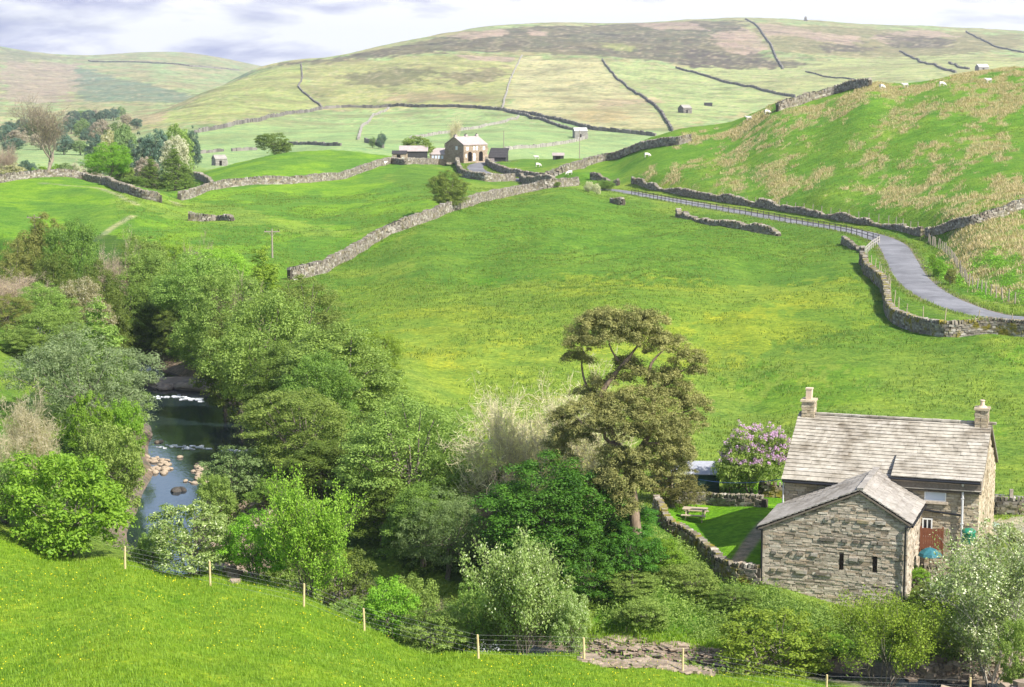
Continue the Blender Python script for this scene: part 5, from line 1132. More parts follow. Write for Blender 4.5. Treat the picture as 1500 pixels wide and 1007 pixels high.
def limbs(rng, C, Hh, z0, r_, stems=1, n=16):
    mb = MB(); tops = []
    for s in range(stems):
        b = np.array((rng.uniform(-.25, .25), rng.uniform(-.25, .25), -.3)) * (0 if stems == 1 else 1) - np.array((0, 0, .3 if stems == 1 else 0)); t_ = np.array((rng.normal() * .12 * Hh, rng.normal() * .12 * Hh, z0 + (Hh - z0) * .45))
        if stems == 1: t_[:2] *= .35
        m_ = (b + t_) / 2 + rng.normal(size=3) * .15; mb.tube(np.array([b, (b + m_) / 2, m_, t_]), np.array([r_ * 1.35, r_, r_ * .85, r_ * .55]) / math.sqrt(stems), 8); tops.append((b, m_, t_))
    for p in C[rng.permutation(len(C))[:n]]:
        b, m_, t_ = tops[rng.integers(len(tops))]; q = m_ + (t_ - m_) * rng.uniform(0, 1); k = (q + p) / 2 + np.array((0, 0, -.06 * Hh)) + rng.normal(size=3) * .12; mb.tube(np.array([q, (q + k) / 2, k, (k + p) / 2 + rng.normal(size=3) * .06, p * .97 + q * .03]), np.array([.42, .34, .26, .17, .08]) * r_ * .8 / math.sqrt(stems) + .008, 5)
    return mb
BARK = bark_mat('grey_bark', (.10,.085,.065), (.24,.21,.17)); BARKP = bark_mat('pale_bark', (.34,.31,.26), (.58,.54,.47)); BARKB = bark_mat('brown_bark', (.17,.14,.105), (.33,.28,.21)); BARKR = bark_mat('pine_bark', (.13,.095,.07), (.32,.24,.17)); TWIGP = bark_mat('pink_twigs', (.30,.22,.17), (.46,.36,.29)); TWIGW = bark_mat('whitish_twigs', (.40,.35,.21), (.60,.54,.36))
LM = {k: leaf_mat(k + '_leaves', a, b, **kw) for k, (a, b, kw) in dict(
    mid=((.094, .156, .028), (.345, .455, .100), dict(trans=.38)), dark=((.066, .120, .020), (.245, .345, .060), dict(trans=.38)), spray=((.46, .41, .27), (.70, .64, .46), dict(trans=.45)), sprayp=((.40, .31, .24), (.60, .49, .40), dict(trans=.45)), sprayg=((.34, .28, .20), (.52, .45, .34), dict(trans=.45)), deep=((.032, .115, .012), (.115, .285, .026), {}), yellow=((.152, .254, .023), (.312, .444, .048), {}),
    grey=((.105, .165, .050), (.27, .36, .135), {}), pale=((.16, .235, .055), (.37, .45, .155), dict(spots=((.62, .66, .42), .07))), olive=((.131, .160, .035), (.319, .341, .087), {}), blossom=((.275, .275, .102), (.480, .456, .240), dict(spots=((.60, .57, .42), .25))),
    white=((.432, .432, .288), (.66, .64, .50), {}), pinkish=((.36, .31, .24), (.48, .42, .33), {}), bright=((.123, .268, .020), (.258, .432, .036), {}), pine=((.078, .096, .022), (.44, .425, .150), dict(trans=.25)), yew=((.080, .085, .022), (.235, .215, .065), dict(trans=.2)),
    willow=((.125, .185, .075), (.33, .41, .205), {}), blue=((.058, .115, .085), (.165, .245, .165), {})).items()}
LIL = leaf_mat('lilac_blossom', (.42,.22,.44), (.72,.50,.72), trans=.25)
HAW = leaf_mat('hawthorn_leaves', (.15,.20,.06), (.36,.41,.18), spots=((.68,.67,.50), .16))
PROTO = {}
def proto(key, seed, Hh, W, kind, **k):
    rg = np.random.default_rng(seed)
    if kind == 'leafy':
        z0 = k.get('z0', .12) * Hh; mb, C, Ls = crown(rg, W, Hh, z0, k.get('nl', 9), k.get('nc', 190), k.get('per', 95), k.get('leaf', .2), k.get('shape', 'round'), k.get('asp', .55), k.get('cr', .085), k.get('flat', .75), k.get('fill', .16))
        PROTO[key] = (limbs(rg, C, Hh, z0, k.get('tr', .2), k.get('stems', 1), k.get('nb', 18)).mesh('trunk', True), mb.mesh('crown'), Hh, W)
    elif kind == 'twiggy':
        tb, cb_ = MB(), MB(); tips = []; ns = k.get('stems', 3)
        for s in range(ns):
            a = s * 6.28 / ns + rg.uniform(-.4, .4); sp_ = k.get('lean', .3) * (0 if ns == 1 else 1); branchy(tb, (0.12 * math.cos(a) * (ns > 1), .12 * math.sin(a) * (ns > 1), -.2), (math.cos(a) * sp_, math.sin(a) * sp_, 1), Hh * k.get('l0', .42), k.get('tr', .10), k.get('depth', 4), rg, k.get('spread', .55), k.get('kids', (3, 4)), k.get('up', .12), k.get('ratio', .66), tips, 3, k.get('wig', .16), k.get('stop', .006), k.get('fmin', .35))
        T = np.array([q for q, _, _ in tips]); per = k.get('per', 0)
        allv = np.vstack(tb.v); zt = allv[:, 2].max(); wt_ = np.percentile(np.hypot(allv[:, 0], allv[:, 1]), 98)
        if k.get('lasp'): T = T[rg.random(len(T)) < k.get('keep', .45)]
        if per:
            c = np.repeat(T, per, 0) + rg.normal(size=(len(T) * per, 3)) * k.get('sp', .13); leaves(cb_, c, rg.normal(size=c.shape) * .7 + (0, 0, .6), k.get('leaf', .13), rg, k.get('lasp', .55))
            clumpn = k.get('clumps', 0)
            for p in T[rg.permutation(len(T))[:clumpn]]: clump(cb_, p, k.get('clr', .28), 34, k.get('leaf', .13), rg, .55)
        PROTO[key] = (tb.mesh('trunk', True), cb_.mesh('crown') if per else None, float(zt), float(wt_ * 2))
proto('round1', 1, 9, 8, 'leafy', nl=13, nc=310, per=120, leaf=.15, z0=.06); proto('round2', 2, 9, 8.4, 'leafy', nl=12, nc=310, per=120, leaf=.15, cr=.08, z0=.06)
proto('tall1', 3, 10, 7, 'leafy', nl=13, nc=270, per=150, leaf=.15, cr=.092, z0=.02, shape='bush'); proto('tall2', 4, 10, 6.4, 'leafy', nl=11, nc=250, per=150, leaf=.15, cr=.095, z0=.03, shape='bush')
proto('loose1', 5, 9, 8, 'leafy', nl=16, nc=250, per=150, leaf=.14, cr=.088, flat=.6, fill=.12, nb=34, shape='bush', z0=.03); proto('loose2', 6, 9, 7.6, 'leafy', nl=14, nc=250, per=145, leaf=.135, cr=.085, flat=.6, fill=.12, z0=.03, nb=34, shape='bush')
proto('bush1', 7, 4.5, 5.5, 'leafy', nl=10, nc=190, per=80, leaf=.15, shape='bush', z0=.02, stems=6, tr=.12, nb=26, cr=.075); proto('bush2', 8, 4.5, 5.2, 'leafy', nl=13, nc=170, per=75, leaf=.145, shape='bush', z0=.02, stems=6, tr=.12, nb=26, cr=.07, fill=.12)
proto('willow1', 9, 8, 8.6, 'leafy', nl=12, nc=300, per=75, leaf=.22, asp=.24, shape='bush', z0=.04, stems=3, tr=.2, cr=.07); proto('cone1', 10, 9, 5, 'leafy', nl=9, nc=200, per=80, leaf=.17, shape='cone', z0=.04, cr=.09); proto('fir1', 12, 10, 6, 'leafy', nl=9, nc=200, per=80, leaf=.24, shape='cone', z0=.02, asp=.35, cr=.10)
proto('small1', 13, 9, 8, 'leafy', nl=9, nc=110, per=60, leaf=.36, cr=.11, shape='bush', z0=.03); proto('small2', 14, 9, 7, 'leafy', nl=8, nc=100, per=60, leaf=.36, cr=.12, shape='bush', z0=.02)
proto('bare1', 15, 11, 0, 'twiggy', stems=1, tr=.22, depth=6, l0=.27, ratio=.76, spread=.62, kids=(3, 4), up=.13, stop=.012, fmin=.25, per=1, leaf=.42, lasp=.05, sp=.2, keep=.3); proto('bare2', 16, 8, 0, 'twiggy', stems=6, lean=.85, tr=.12, depth=5, l0=.30, ratio=.74, spread=.62, kids=(4, 4), up=.06, stop=.010, fmin=.2, per=1, leaf=.4, lasp=.065, sp=.2); proto('bare3', 17, 5, 0, 'twiggy', stems=7, lean=1.0, tr=.06, depth=5, l0=.32, ratio=.72, spread=.65, kids=(3, 3), up=.04, per=2, leaf=.32, lasp=.08, sp=.15, stop=.008)
proto('twig1', 18, 6, 0, 'twiggy', stems=6, lean=.35, tr=.045, depth=4, l0=.36, ratio=.68, spread=.62, kids=(4, 4), per=3, sp=.16, leaf=.14, clumps=120, clr=.25, fmin=.08, up=.13); proto('twig2', 19, 6.5, 0, 'twiggy', stems=7, lean=.4, tr=.05, depth=4, l0=.36, ratio=.7, spread=.5, fmin=.12, kids=(3, 4), per=3, sp=.15, leaf=.11, clumps=90, clr=.26); proto('twig3', 20, 5, 0, 'twiggy', stems=9, lean=.6, tr=.05, depth=4, l0=.36, ratio=.68, spread=.5, kids=(3, 3), per=5, sp=.16, leaf=.11, up=.14)
def plant(name, key, base, Hh, W, lm, bark, label, cat, group=None, rz=None, crown_name='crown'):
    tm, cm, h0, w0 = PROTO[key]; o = empty(name, base, rng.uniform(0, 6.28) if rz is None else rz, label, cat, group)
    sc = (W / w0, W / w0, Hh / h0)
    for nm, me, m_ in (('trunk' if cat == 'tree' else 'stems', tm, bark), (crown_name if cat == 'tree' else 'foliage', cm, lm)):
        if me is None: continue
        if len(me.materials) == 0: me.materials.append(m_)
        c = bpy.data.objects.new(nm, me); COL.objects.link(c); c.parent = o; c.scale = sc; c.material_slots[0].link = 'OBJECT'; c.material_slots[0].material = m_
    return o
def tree(key, u, Y, vtop, wpx, lm, label, bark=None, cat='tree', name=None, group=None, rz=None, dz=0):
    b = up(u, Y); zt = CZ + ray(u, vtop)[1] * Y; b[2] += dz
    return plant(name or ('tree' if cat == 'tree' else 'bush'), key, b, max(.6, (zt - b[2]) * 1.02), wpx / F * Y * 1.08, LM[lm] if isinstance(lm, str) else (lm or {TWIGW.name: LM['spray'], TWIGP.name: LM['sprayp']}.get(bark.name, LM['sprayg'])), bark or BARK, label, cat, group, rz)
B_ = 'bush'
TREES = [
 # right bank, from the bottom up
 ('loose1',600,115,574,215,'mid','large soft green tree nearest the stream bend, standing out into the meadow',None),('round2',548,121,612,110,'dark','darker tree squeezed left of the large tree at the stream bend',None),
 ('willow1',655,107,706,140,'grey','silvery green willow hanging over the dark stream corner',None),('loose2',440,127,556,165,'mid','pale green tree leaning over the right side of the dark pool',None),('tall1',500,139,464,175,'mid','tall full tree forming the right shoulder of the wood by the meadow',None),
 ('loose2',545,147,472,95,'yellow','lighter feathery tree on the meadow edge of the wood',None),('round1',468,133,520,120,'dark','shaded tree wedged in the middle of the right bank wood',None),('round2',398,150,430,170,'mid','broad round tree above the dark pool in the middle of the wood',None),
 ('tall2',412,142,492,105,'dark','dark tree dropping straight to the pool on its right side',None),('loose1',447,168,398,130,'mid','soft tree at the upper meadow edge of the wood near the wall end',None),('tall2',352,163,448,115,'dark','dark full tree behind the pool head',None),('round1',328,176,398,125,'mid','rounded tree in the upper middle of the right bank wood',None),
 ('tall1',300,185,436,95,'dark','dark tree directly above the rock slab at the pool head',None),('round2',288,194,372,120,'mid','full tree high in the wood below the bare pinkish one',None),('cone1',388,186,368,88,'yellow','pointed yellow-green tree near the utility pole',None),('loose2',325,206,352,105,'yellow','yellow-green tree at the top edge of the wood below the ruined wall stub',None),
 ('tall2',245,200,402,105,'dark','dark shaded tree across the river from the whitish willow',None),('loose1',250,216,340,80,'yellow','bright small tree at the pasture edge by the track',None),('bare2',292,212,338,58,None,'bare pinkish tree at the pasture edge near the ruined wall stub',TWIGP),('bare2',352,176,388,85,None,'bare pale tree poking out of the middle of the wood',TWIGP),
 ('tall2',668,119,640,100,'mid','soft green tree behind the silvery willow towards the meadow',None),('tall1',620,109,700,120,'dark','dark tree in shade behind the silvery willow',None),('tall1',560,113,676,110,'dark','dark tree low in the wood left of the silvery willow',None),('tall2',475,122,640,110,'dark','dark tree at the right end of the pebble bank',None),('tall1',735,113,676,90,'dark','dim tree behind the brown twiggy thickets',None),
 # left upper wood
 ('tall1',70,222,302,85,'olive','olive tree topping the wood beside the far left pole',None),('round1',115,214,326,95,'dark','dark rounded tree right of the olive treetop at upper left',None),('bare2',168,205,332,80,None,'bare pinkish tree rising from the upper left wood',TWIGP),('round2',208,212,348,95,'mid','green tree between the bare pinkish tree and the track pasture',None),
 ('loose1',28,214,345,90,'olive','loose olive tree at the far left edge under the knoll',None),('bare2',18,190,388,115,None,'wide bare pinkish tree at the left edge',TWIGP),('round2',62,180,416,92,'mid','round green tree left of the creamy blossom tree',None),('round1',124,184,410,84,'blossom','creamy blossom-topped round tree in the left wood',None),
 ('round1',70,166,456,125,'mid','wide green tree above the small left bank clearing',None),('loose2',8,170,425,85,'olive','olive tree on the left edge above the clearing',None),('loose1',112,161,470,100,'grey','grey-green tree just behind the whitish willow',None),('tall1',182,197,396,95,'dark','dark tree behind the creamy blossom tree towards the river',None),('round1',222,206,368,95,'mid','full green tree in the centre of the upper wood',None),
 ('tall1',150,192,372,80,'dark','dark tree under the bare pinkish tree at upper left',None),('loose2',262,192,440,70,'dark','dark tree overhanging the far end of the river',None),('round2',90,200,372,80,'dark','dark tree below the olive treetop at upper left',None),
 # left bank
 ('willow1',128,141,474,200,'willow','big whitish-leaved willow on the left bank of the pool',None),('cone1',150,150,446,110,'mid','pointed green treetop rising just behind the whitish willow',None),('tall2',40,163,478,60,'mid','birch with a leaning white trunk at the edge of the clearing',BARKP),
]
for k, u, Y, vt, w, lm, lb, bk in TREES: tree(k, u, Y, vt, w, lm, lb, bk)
BUSHES = [
 ('bush2',135,134,568,72,'bright','upright bright bush at the left foot of the whitish willow',None),('bush1',184,136,578,66,'bright','small light bush right on the left edge of the pool',None),('bush1',158,124,612,118,'mid','rounded green bush overhanging the left river bar',None),('bare3',28,112,556,150,None,'pale thorny half bare bush on the left edge below the clearing',TWIGW),
 ('bush1',96,99,655,200,'bright','large spreading yellow-green bush at the top left corner of the near meadow',None),('bush2',8,101,672,110,'mid','green bush cut by the left edge beside the large spreading bush',None),('bush2',285,97,730,140,'pale','pale cream-green flowering bush at the meadow edge below the pool',None),('bush1',222,99,778,56,'mid','low bush left of the pale flowering one by a stake',None),
 ('bush2',376,96.5,742,105,'bright','green bush between the pale flowering bush and the tall spindly tree',None),('bush2',345,126,648,112,'grey','grey-green bush on the right bank of the lower pool',None),('bush1',318,121,690,66,'mid','low green bush at the water edge beside the grey-green one',None),('bush1',400,121,700,80,'dark','shadowed bush behind the pebble bank',None),
 ('bush1',572,93,842,100,'bright','bright low bush behind the third and fourth stakes of the fence',None),('bush2',632,91,886,105,'mid','low sprawling bush along the fence right of the bright one',None),('bush2',692,93,846,80,'mid','green bush left of the spindly whitish-leaved tree',None),('bush1',836,90,862,62,'pale','pale bush at the right foot of the spindly whitish-leaved tree',None),
 ('bush2',1138,92.5,888,180,'yellow','wide loose bush in front of the barn on the stream side',None),('twig3',1292,90.5,862,185,'yellow','feathery yellow-green bush below the right corner of the barn',None),('bush1',1210,95,930,90,'bright','small bush between the wide loose bush and the feathery one',None),('bush2',1370,94,898,80,'mid','dark green bush right of the feathery one',None),
 ('bush1',1492,88.5,900,70,'mid','bush at the right frame edge at the foot of the spindly hawthorn',None),('bush1',965,104,786,86,'bright','bright shrub below the mossy garden wall under the pine',None),('bush2',925,101,836,92,'mid','shrub low on the slope under the pine',None),('bush1',1010,102.5,822,96,'mid','dense shrub midway down the slope below the garden',None),('bush2',1075,101,858,80,'dark','dark undergrowth bush below the barn corner',None),
 ('bush2',1362,100.5,852,64,'mid','green shrub under the teal parasol',None),('bush1',1345,104,828,40,'bright','small leafy plant against the right wall of the barn',None),('bush1',945,97.5,872,80,'mid','low shrub at the foot of the slope beside the stony bed',None),('bush1',735,101,880,90,'deep','deep green bush over the stream under the dark maple',None),
 ('bush2',520,96,872,80,'mid','green bush under the tall spindly yellow-green tree',None),('bush1',672,97,872,96,'dark','shaded bush on the far bank behind the white rapids',None),('bush1',606,99,838,90,'mid','soft bush on the far bank behind the bright fence bush',None),('bush2',500,103,800,110,'dark','dark bush in shade at the stream corner rocks',None),('bush2',742,92.5,868,80,'mid','green bush against the left side of the spindly whitish-leaved tree',None),('bush1',432,100,800,90,'mid','green bush behind the bright bush at the meadow edge',None),('bush1',790,98,850,110,'deep','deep green bush at the stream edge under the dark maple',None),('bush2',860,101,800,100,'deep','deep green bush at the foot of the pine trunk',None),('bush2',925,102.8,768,100,'deep','leafy shrub covering the base of the pine',None),
 ('bush1',862,352,265,14,'white','tiny white-flowered bush by the lane gate',None),('bush1',874,352,268,13,'white','second white-flowered bush right of the tiny one by the gate',None),('bush1',814,352,266,16,'dark','dark bush where the long rubble wall meets the gate',None),('bush1',885,372,263,34,'dark','dark green bramble bank above the lane',None),('bush1',906,332,294,12,'yellow','yellow gorse tuft by the heap of wall stones',None),
 ('bush1',1375,222,378,20,'bright','bright bush on the right verge of the lane bend',None),('bush1',1392,214,392,18,'olive','olive bush on the right verge below the bright one',None),('bush1',1366,230,371,12,'bright','small bush at the start of the plot fence',None),
]
for k, u, Y, vt, w, lm, lb, bk in BUSHES: tree(k, u, Y, vt, w, lm, lb, bk, cat='bush')
tree('twig1',452,93.8,684,135,'yellow','spindly yellow-green tree at the meadow edge by the third stake',BARK); tree('twig1',768,90.3,766,150,'pale','spindly whitish-leaved tree on the fence line in the foreground',BARK)
tree('twig2',1450,91.5,752,180,HAW,'spindly pale hawthorn with many thin stems at the right front',BARKP); tree('bush2',1468,98,764,140,HAW,'dense cream flowering hawthorn hiding the right corner of the cottage yard'); 
tree('tall1',803,104,650,190,'deep','deep green maple filling the space beneath the pine',None); tree('tall2',900,108.5,722,125,'deep','deep green tree at the right foot of the pine'); tree('bare2',806,113,506,270,None,'whitish bare tree behind the left side of the pine',TWIGW); tree('bare3',745,109,664,120,None,'brown bare-twigged thicket left of the deep green maple',TWIGP,cat='bush')
tree('bare3',700,112,700,90,None,'low brown twiggy thicket beside the silvery willow',TWIGP,cat='bush')
tree('fir1',985,121.5,636,88,'yew','dark clipped-looking yew with a thick skirt beside the green shed',BARKB)
# lilac
lil = tree('bush1',1100,124.5,620,112,'mid','lilac bush topped with mauve blossom between shed and cottage',None,cat='bush',name='lilac_bush')
s_ = lil.children[0].scale; rg = np.random.default_rng(77); mb = MB(); v = np.array([p for p in np.empty((0, 3))])
cv = np.array([x.co for x in PROTO['bush1'][1].vertices]); top = cv[(cv[:, 2] > 2.1) & (np.hypot(cv[:, 0], cv[:, 1]) + cv[:, 2] * .8 > 2.6)]; 
for p in top[rg.permutation(len(top))[:330]]: clump(mb, np.array((p[0] * 1.04, p[1] * 1.04, p[2] * 1.04)), .15, 22, .09, rg, .7, 1.2)
bl = mb.obj('blossom', LIL, lil); bl.scale = s_
# middle distance
b_ = at(657, 309); tree('tall1',657,b_[1],246,56,'mid','windswept round tree alone beside the long rubble wall',None)
MIDT = [('small1',611,479,197,46,'mid','grey-green tree over the farm sheds',None),('bush1',402,484,193,54,'dark','round dark green tree alone on the skyline of the second knoll',None),('round2',160,398,210,66,'bright','bright green sycamore behind the left knoll wall',None),('small2',195,386,256,36,'dark','rounded dark bush-like tree at the foot of the bright sycamore',None),
 ('fir1',256,402,222,50,'dark','tallest dark conifer of the clump in the gap between the knolls',None),('fir1',222,404,236,46,'dark','left conifer of the dark clump in the gap between the knolls',None),('fir1',272,408,242,34,'dark','small conifer at the right end of the dark clump',None),('small2',178,402,232,38,'mid','green tree between the bright sycamore and the conifers',None),
 ('small1',258,485,194,42,'white','creamy blossom tree behind the dark conifers',None),('small1',214,470,226,40,'pinkish','pinkish blossom tree behind the conifer clump',None),('small1',232,540,184,46,'blue','blue-green tree behind the creamy blossom tree',None),('small2',205,560,190,40,'blue','blue-green tree left of the one behind the blossom',None),('small1',262,560,176,44,'mid','tall green tree right above the creamy blossom tree',None),('small2',284,600,182,22,'blue','small dark tree at the right end of the valley grove',None),
 ('small1',182,600,176,40,'grey','grey-green tree at the top of the valley grove',None),('small1',160,640,186,34,'blossom','pale tree in the valley left of the grove',None),('small2',140,700,190,26,'blue','dark little tree in the far meadow left of the grove',None),('small1',148,820,172,30,'pinkish','pink-grey tree on the distant slope above the sycamore',None),('small2',172,700,170,36,'grey','grey tree under the flank of the big hill',None),
 ('small2',20,430,238,40,'blossom','pale hedge tree behind the left knoll wall at the frame edge',None),('small1',42,440,232,34,'blue','dark hedge tree just left of the tall bare tree',None),('small2',58,430,240,28,'bright','bright hedge bush under the tall bare tree',None),('small1',100,440,236,36,'grey','grey hedge tree right of the tall bare tree',None),('small2',112,440,232,18,'white','white blossom bush right of the tall bare tree',None),('small2',130,470,232,34,'pinkish','pale pink hedge beyond the left knoll wall',None),('small1',82,440,238,30,'bright','yellow-green hedge bush under the right side of the bare tree',None),
 ('small2',558,720,192,14,'blue','small dark thorn in the pale pasture left of the farmhouse',None),('small2',546,720,199,10,'grey','tiny thorn below the small dark one in the pale pasture',None),
 ('bare2',4,520,196,50,None,'bare pink tree at the very left edge of the valley',TWIGP),('bare1',664,540,166,26,None,'pale bare tree showing above the farmhouse roof',TWIGW)]
for k, u, Y, vt, w, lm, lb, bk in MIDT: tree(k, u, Y, vt, w, lm, lb, bk)
tree('bare1',69,397,136,84,None,'tall bare-branched tree standing up behind the left knoll wall',BARKB,rz=2.)
FARV = 'scattered trees on the slopes of the distant left fell'
for k, (u, Y, vt, w) in enumerate([(108,1500,136,22),(118,1520,140,20),(130,1500,139,22),(142,1520,140,18),(154,1500,141,20),(166,1520,142,18),(178,1540,143,14),(110,1450,124,12),(100,1300,146,22),(16,1000,160,26),(34,1050,164,24),(50,1000,168,28),(8,900,180,30),(28,860,186,30),(90,900,178,28),(104,1100,162,22),(120,950,170,24),(128,900,184,24),(60,800,192,36),(94,760,196,30),(20,760,200,36),(118,760,202,26),(146,1100,160,16),(186,1050,164,18),(200,1000,172,20),(134,1000,166,18)]):
    b = up(u, Y); hh = max(5., min(11., CZ + ray(u, vt)[1] * Y - b[2])); plant('tree', 'small%d' % (1 + k % 2), b, hh, w / F * Y, LM[('blue', 'grey', 'blue', 'pinkish', 'blue')[k % 5]], BARK, 'small hazy tree among many on the slopes of the distant left fell', 'tree', FARV)
# ------------------------------------------------------------------ the Scots pine
YP = 105.5; pb_ = up(938, YP); pine = empty('pine_tree', pb_, 0, 'old leaning Scots pine with olive-gold needle pads above the garden', 'tree'); rg = np.random.default_rng(5)
def ZP(zx, zy, dy=0): return P(700 + zx / 2.721, 430 + zy / 2.721, YP + dy) - pb_
tb = MB()
def limb(p, r_): tb.tube(catmull(np.array(p), 5), np.interp(np.linspace(0, 1, len(p) * 5 - 4), np.linspace(0, 1, len(r_)), r_) * .66, 9)
base_ = np.array((0, 0, -.4))
limb([base_, ZP(622, 870), ZP(608, 740), ZP(585, 660), ZP(548, 590), ZP(510, 500), ZP(490, 410), ZP(535, 335), ZP(590, 270), ZP(640, 205)], [.52, .44, .38, .34, .30, .27, .24, .2, .15, .07])
limb([ZP(606, 740), ZP(640, 640, -.6), ZP(690, 540, -.8), ZP(700, 430, -.5), ZP(680, 350), ZP(692, 280), ZP(745, 220)], [.3, .26, .22, .18, .15, .12, .05])
limb([ZP(500, 440), ZP(440, 380, .6), ZP(415, 300, .8), ZP(420, 220)], [.14, .11, .08, .04]); limb([ZP(690, 400), ZP(640, 378, -.6), ZP(610, 385, -.8)], [.12, .09, .05]); limb([ZP(695, 390), ZP(750, 362, .3), ZP(800, 318, .5), ZP(830, 300, .6)], [.13, .11, .08, .04]); limb([ZP(750, 362, .3), ZP(825, 355, .2)], [.06, .02])
limb([ZP(560, 620), ZP(510, 580, -.8), ZP(500, 555, -1), ZP(440, 540, -1.2), ZP(400, 500, -1.2)], [.2, .15, .13, .1, .05]); limb([ZP(600, 700), ZP(650, 610, -1), ZP(720, 600, -1), ZP(735, 640, -1)], [.16, .12, .08, .04]); limb([ZP(545, 590), ZP(640, 520, -1.2), ZP(700, 470, -1.2)], [.14, .1, .05]); limb([ZP(700, 520), ZP(800, 480, -.3), ZP(870, 460, -.3)], [.12, .08, .04]); limb([ZP(600, 720), ZP(560, 760, -1), ZP(520, 810, -1.2)], [.12, .09, .04]); limb([ZP(560, 270), ZP(530, 220), ZP(520, 170)], [.1, .07, .04]); limb([ZP(620, 800), ZP(560, 860, -.8), ZP(500, 945, -1)], [.07, .04, .015])
tb.obj('trunk', BARKR, pine, True)
pd = MB()
PADS = [(545,125,150,72,0),(470,150,110,62,.9),(620,135,120,70,-.8),(420,200,82,58,0),(395,265,58,34,.3),(545,190,120,45,-1),(690,190,95,60,.4),(755,215,90,55,-.6),(840,265,72,52,.2),(760,325,75,30,.4),(590,280,50,30,1),(870,310,30,26,.2),
        (420,480,115,50,-1),(330,500,60,45,-.6),(350,560,65,35,-.4),(400,580,60,35,-1),(560,440,85,50,-1),(640,425,115,58,-1.2),(760,430,100,52,0),(700,490,110,50,-1.5),(860,450,70,58,.2),(860,515,50,36,0),(520,500,70,38,-1.8),(620,560,90,42,-2),(760,560,60,30,-1),
        (560,700,95,58,-1.6),(640,690,75,46,-1.2),(500,790,72,62,-1.8),(560,810,60,50,-1.4),(560,740,90,50,-1.8),(345,640,50,35,-.6),(480,440,80,40,-.6),(450,540,90,40,-1),(690,560,90,45,-1.8),(800,540,70,40,-.6),(770,610,70,50,-.6),(815,640,60,55,-.3),(765,700,75,52,-.6),(700,640,60,40,-1.5),(310,600,45,30,-.3),(640,500,110,45,-2),(540,640,70,40,-2),(700,110,60,40,.2),(480,100,70,36,.4),(640,760,50,40,-1.4),(560,345,55,28,.3),(650,330,60,28,-.5),(470,365,50,26,.3),(800,385,72,32,.2),(725,350,60,26,-.3),(610,300,60,30,.2),(590,860,60,36,-1.4),(620,640,70,36,-2),(430,400,55,30,.6)]
for cx, cy, a, b, dy in PADS:
    c = ZP(cx, cy, dy); rx_, rz_ = a / 2.721 / F * YP, b / 2.721 / F * YP; rx_ *= 1.12; rz_ *= 1.22; n = int(24 * rx_ * rz_ / .9) + 9
    for k in range(n):
        d = rg.normal(size=3); d /= np.linalg.norm(d); d[2] = abs(d[2]) * 1.15 - .4 + rg.normal() * .15; p = c + d * (rx_, rx_ * .85, rz_) * rg.uniform(.55, 1.0); clump(pd, p, rg.uniform(.18, .44), 130, .12, rg, .36, .85, .6)
pd.obj('crown', LM['pine'], pine)
# ------------------------------------------------------------------ uncountable growth
def tufts(name, label, pts_, n, h, w, m, rg, spread=.12, droop=.35):
    k = len(pts_); c = np.repeat(pts_, n, 0); N = len(c); a = rg.uniform(0, 6.28, N); hh = h * rg.uniform(.55, 1.2, N) * np.repeat(rg.uniform(.6, 1.3, k), n); ln = rg.uniform(.1, droop + .3, N) * hh; c = c + np.c_[rg.normal(size=(N, 2)) * spread, np.zeros(N)]; c[:, 2] = H(c[:, 0], c[:, 1]) - .03
    t_ = c + np.c_[np.cos(a) * ln, np.sin(a) * ln, hh]; s = np.c_[-np.sin(a), np.cos(a), np.zeros(N)] * w / 2; md = c + (t_ - c) * .55 + np.c_[np.zeros((N, 2)), hh * .1]
    v = np.stack([c - s, c + s, md + s * .8, md - s * .8, t_], 1).reshape(-1, 3); i = np.arange(N) * 5; mb = MB(); mb.add(v, np.stack([i, i + 1, i + 2, i + 3], -1)); mb.add(np.zeros((0, 3)), np.zeros((0, 3), int)) if False else None
    mb.f.append(np.stack([i + 3, i + 2, i + 4], -1)); mb.m.append(np.zeros(N, int)); return tag(mb.obj(name, m, loc=pts_[0]), label, None, None, 'stuff')
rg = np.random.default_rng(31)
# rushes on the hill
pw = (RUSH * (YY < 470) * (AA > -.02) * (AA < .34)); ar = pw * YY * YY; pr_ = (ar / ar.sum()).ravel(); ix = rg.choice(len(pr_), 9000, p=pr_)
da = (GA[1] - GA[0]) * rg.uniform(-.5, .5, 9000); aa = AA.ravel()[ix] + da; yy = YY.ravel()[ix] * (1 + rg.uniform(-.002, .002, 9000)); q = np.c_[aa * yy, yy, H(aa * yy, yy)]
M_RUSH = leaf_mat('dry_rush', (.40,.33,.17), (.68,.57,.34), trans=.3, spots=((.16,.19,.05), .14)); tufts('rushes', 'tan dead rush tussocks spread over the green hillside', q, 12, .42, .06, M_RUSH, rg, .34, .8)
# meadow grass and buttercups in front
N = 54000; x = rg.uniform(-36, 20, N); y = rg.uniform(60, 98, N); k = (np.abs(x / y) < .30); q = np.c_[x, y, H(x, y)][k]; dd, rr, _ = pl_dist(q[:, 0], q[:, 1], RIV); q = q[dd > rr + 1.5]
M_GRASS = leaf_mat('meadow_grass', (.135,.250,.016), (.28,.41,.032), trans=.35, hue=0); tufts('meadow_grass', 'lush grass of the near meadow', q, 5, .17, .022, M_GRASS, rg, .13)
N = 2600; x = rg.uniform(-36, 20, N); y = rg.uniform(66, 96, N); k = (np.abs(x / y) < .30) & (fbm(x / 4, y / 7, 109, 3) + .25 * rg.random(N) > .56); q = np.c_[x, y, H(x, y)][k]; dd, rr, _ = pl_dist(q[:, 0], q[:, 1], RIV); q = q[dd > rr + 1.5]; mb = MB(); q[:, 2] += rg.uniform(.1, .2, len(q))
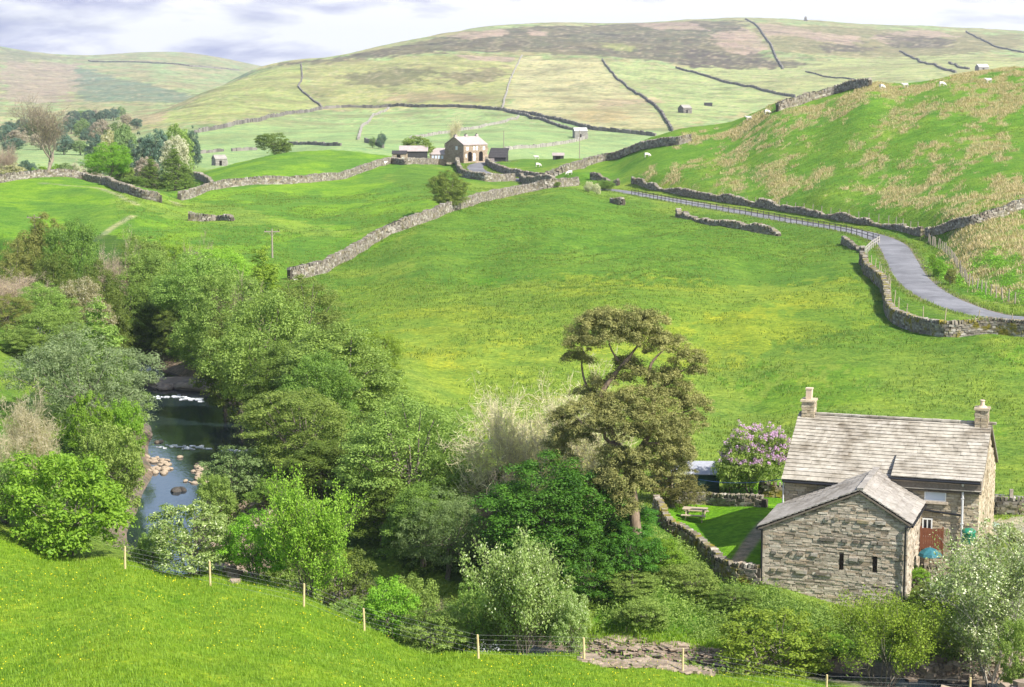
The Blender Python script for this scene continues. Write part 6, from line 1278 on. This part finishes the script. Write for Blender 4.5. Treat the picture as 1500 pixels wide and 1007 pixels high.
leaves(mb, q, rg.normal(size=q.shape) * .35 + (0, -.35, 1), .05, rg, 1.); tag(mb.obj('buttercups', mat('buttercup_yellow', (.72, .60, .01), .5), loc=q[0]), 'yellow buttercups sprinkled over the near meadow', None, None, 'stuff')
# nettles and ferns on the slope, banks and woodland floor
def scatter(mask, n):
    ar = mask * YY * YY * (np.gradient(GL)[None, :]); p = (ar / ar.sum()).ravel(); ix = rg.choice(len(p), n, p=p); dl = np.gradient(GL)
    aa = AA.ravel()[ix] + (GA[1] - GA[0]) * rg.uniform(-.6, .6, n); yy = YY.ravel()[ix] * np.exp(rg.uniform(-.003, .003, n)); return np.c_[aa * yy, yy, H(aa * yy, yy)]
def herb(name, label, q, m, r_=.28, n=16, leaf=.12):
    mb = MB()
    k = len(q); c = np.repeat(q, n, 0) + rg.normal(size=(k * n, 3)) * (r_, r_, r_ * .55) + (0, 0, r_ * .8); leaves(mb, c, rg.normal(size=c.shape) * .6 + (0, 0, .8), leaf, rg, .5); return tag(mb.obj(name, m, loc=q[0]), label, None, None, 'stuff')
bank = (dR > .4) & (dR < 6) & (YY > 86) & (YY < 240)
herb('undergrowth', 'nettles and ferns on the slope below the garden and barn', scatter(SLOPE * (dR > .8) * (YY > 93) * (YY < 112), 3600), LM['mid'], .26, 18, .13)
herb('bank_growth', 'leafy growth along the river banks and under the trees', scatter(np.maximum(bank * .8, wood * (dR > .5)) * (YY > 90) * (YY < 235), 5200), LM['dark'], .45, 14, .2)
herb('verge_growth', 'rank grass and herbs along the lane verges', scatter(((np.abs(XX) < 90) & (YY > 180) & (YY < 400) & (t_ > 2)) if False else HILL * (AA > .19) * (YY < 235) * (YY > 170) * (RUSH < .2), 900), LM['bright'], .25, 12, .2)
N = 9000; fx_ = scatter((dR < 1.8) * (dR > .2) * (YY > 92) * (YY < 99) * (AA > .02) * (AA < .15), 900); tufts('bank_grass', 'bright grass overhanging the stream bank', fx_ + (0, 0, 0), 8, .3, .03, M_GRASS, rg, .15)

# tussocky pasture beyond the river and shaggy lane verges
M_PAST = leaf_mat('pasture_grass', (.070,.150,.018), (.24,.30,.045), trans=.3, hue=0)
q = scatter((dR > 3) * (YY > 118) * (YY < 380) * (AA > -.2) * (AA < .29) * (1 - wood) * (1 - GARDEN) * (1 - RUSH) * (CG[..., 0] < .45) * np.clip(fbm(XX / 7, YY / 12, 201, 4) * 3 - .9, .05, 1) / YY, 52000); dd, _, _ = pl_dist(q[:, 0], q[:, 1], LANE); hx, hy = (q[:, :2] - O[:2]) @ rx[:2], (q[:, :2] - O[:2]) @ bx_[:2]
q = q[(dd > LW + .3) & ~((hx > -1) & (hx < 12) & (hy > -7) & (hy < 10))]; tufts('pasture_grass', 'tussocky grass of the middle meadow and side pastures', q, 4, .2, .06, M_PAST, rg, .2, .6)
k = rg.integers(0, len(LANE) - 1, 5200); f = rg.random(5200)[:, None]; c_ = LANE[k] * (1 - f) + LANE[k + 1] * f; tg = LANE[k + 1, :2] - LANE[k, :2]; tg /= np.linalg.norm(tg, axis=1)[:, None]; sd_ = rg.choice((-1, 1), 5200) * (LW + np.abs(rg.normal(size=5200)) * .5 - .12)
q = np.c_[c_[:, 0] + tg[:, 1] * sd_, c_[:, 1] - tg[:, 0] * sd_, c_[:, 2]]; tufts('verge_grass', 'shaggy grass along both edges of the lane', q, 5, .26, .05, M_PAST, rg, .15)
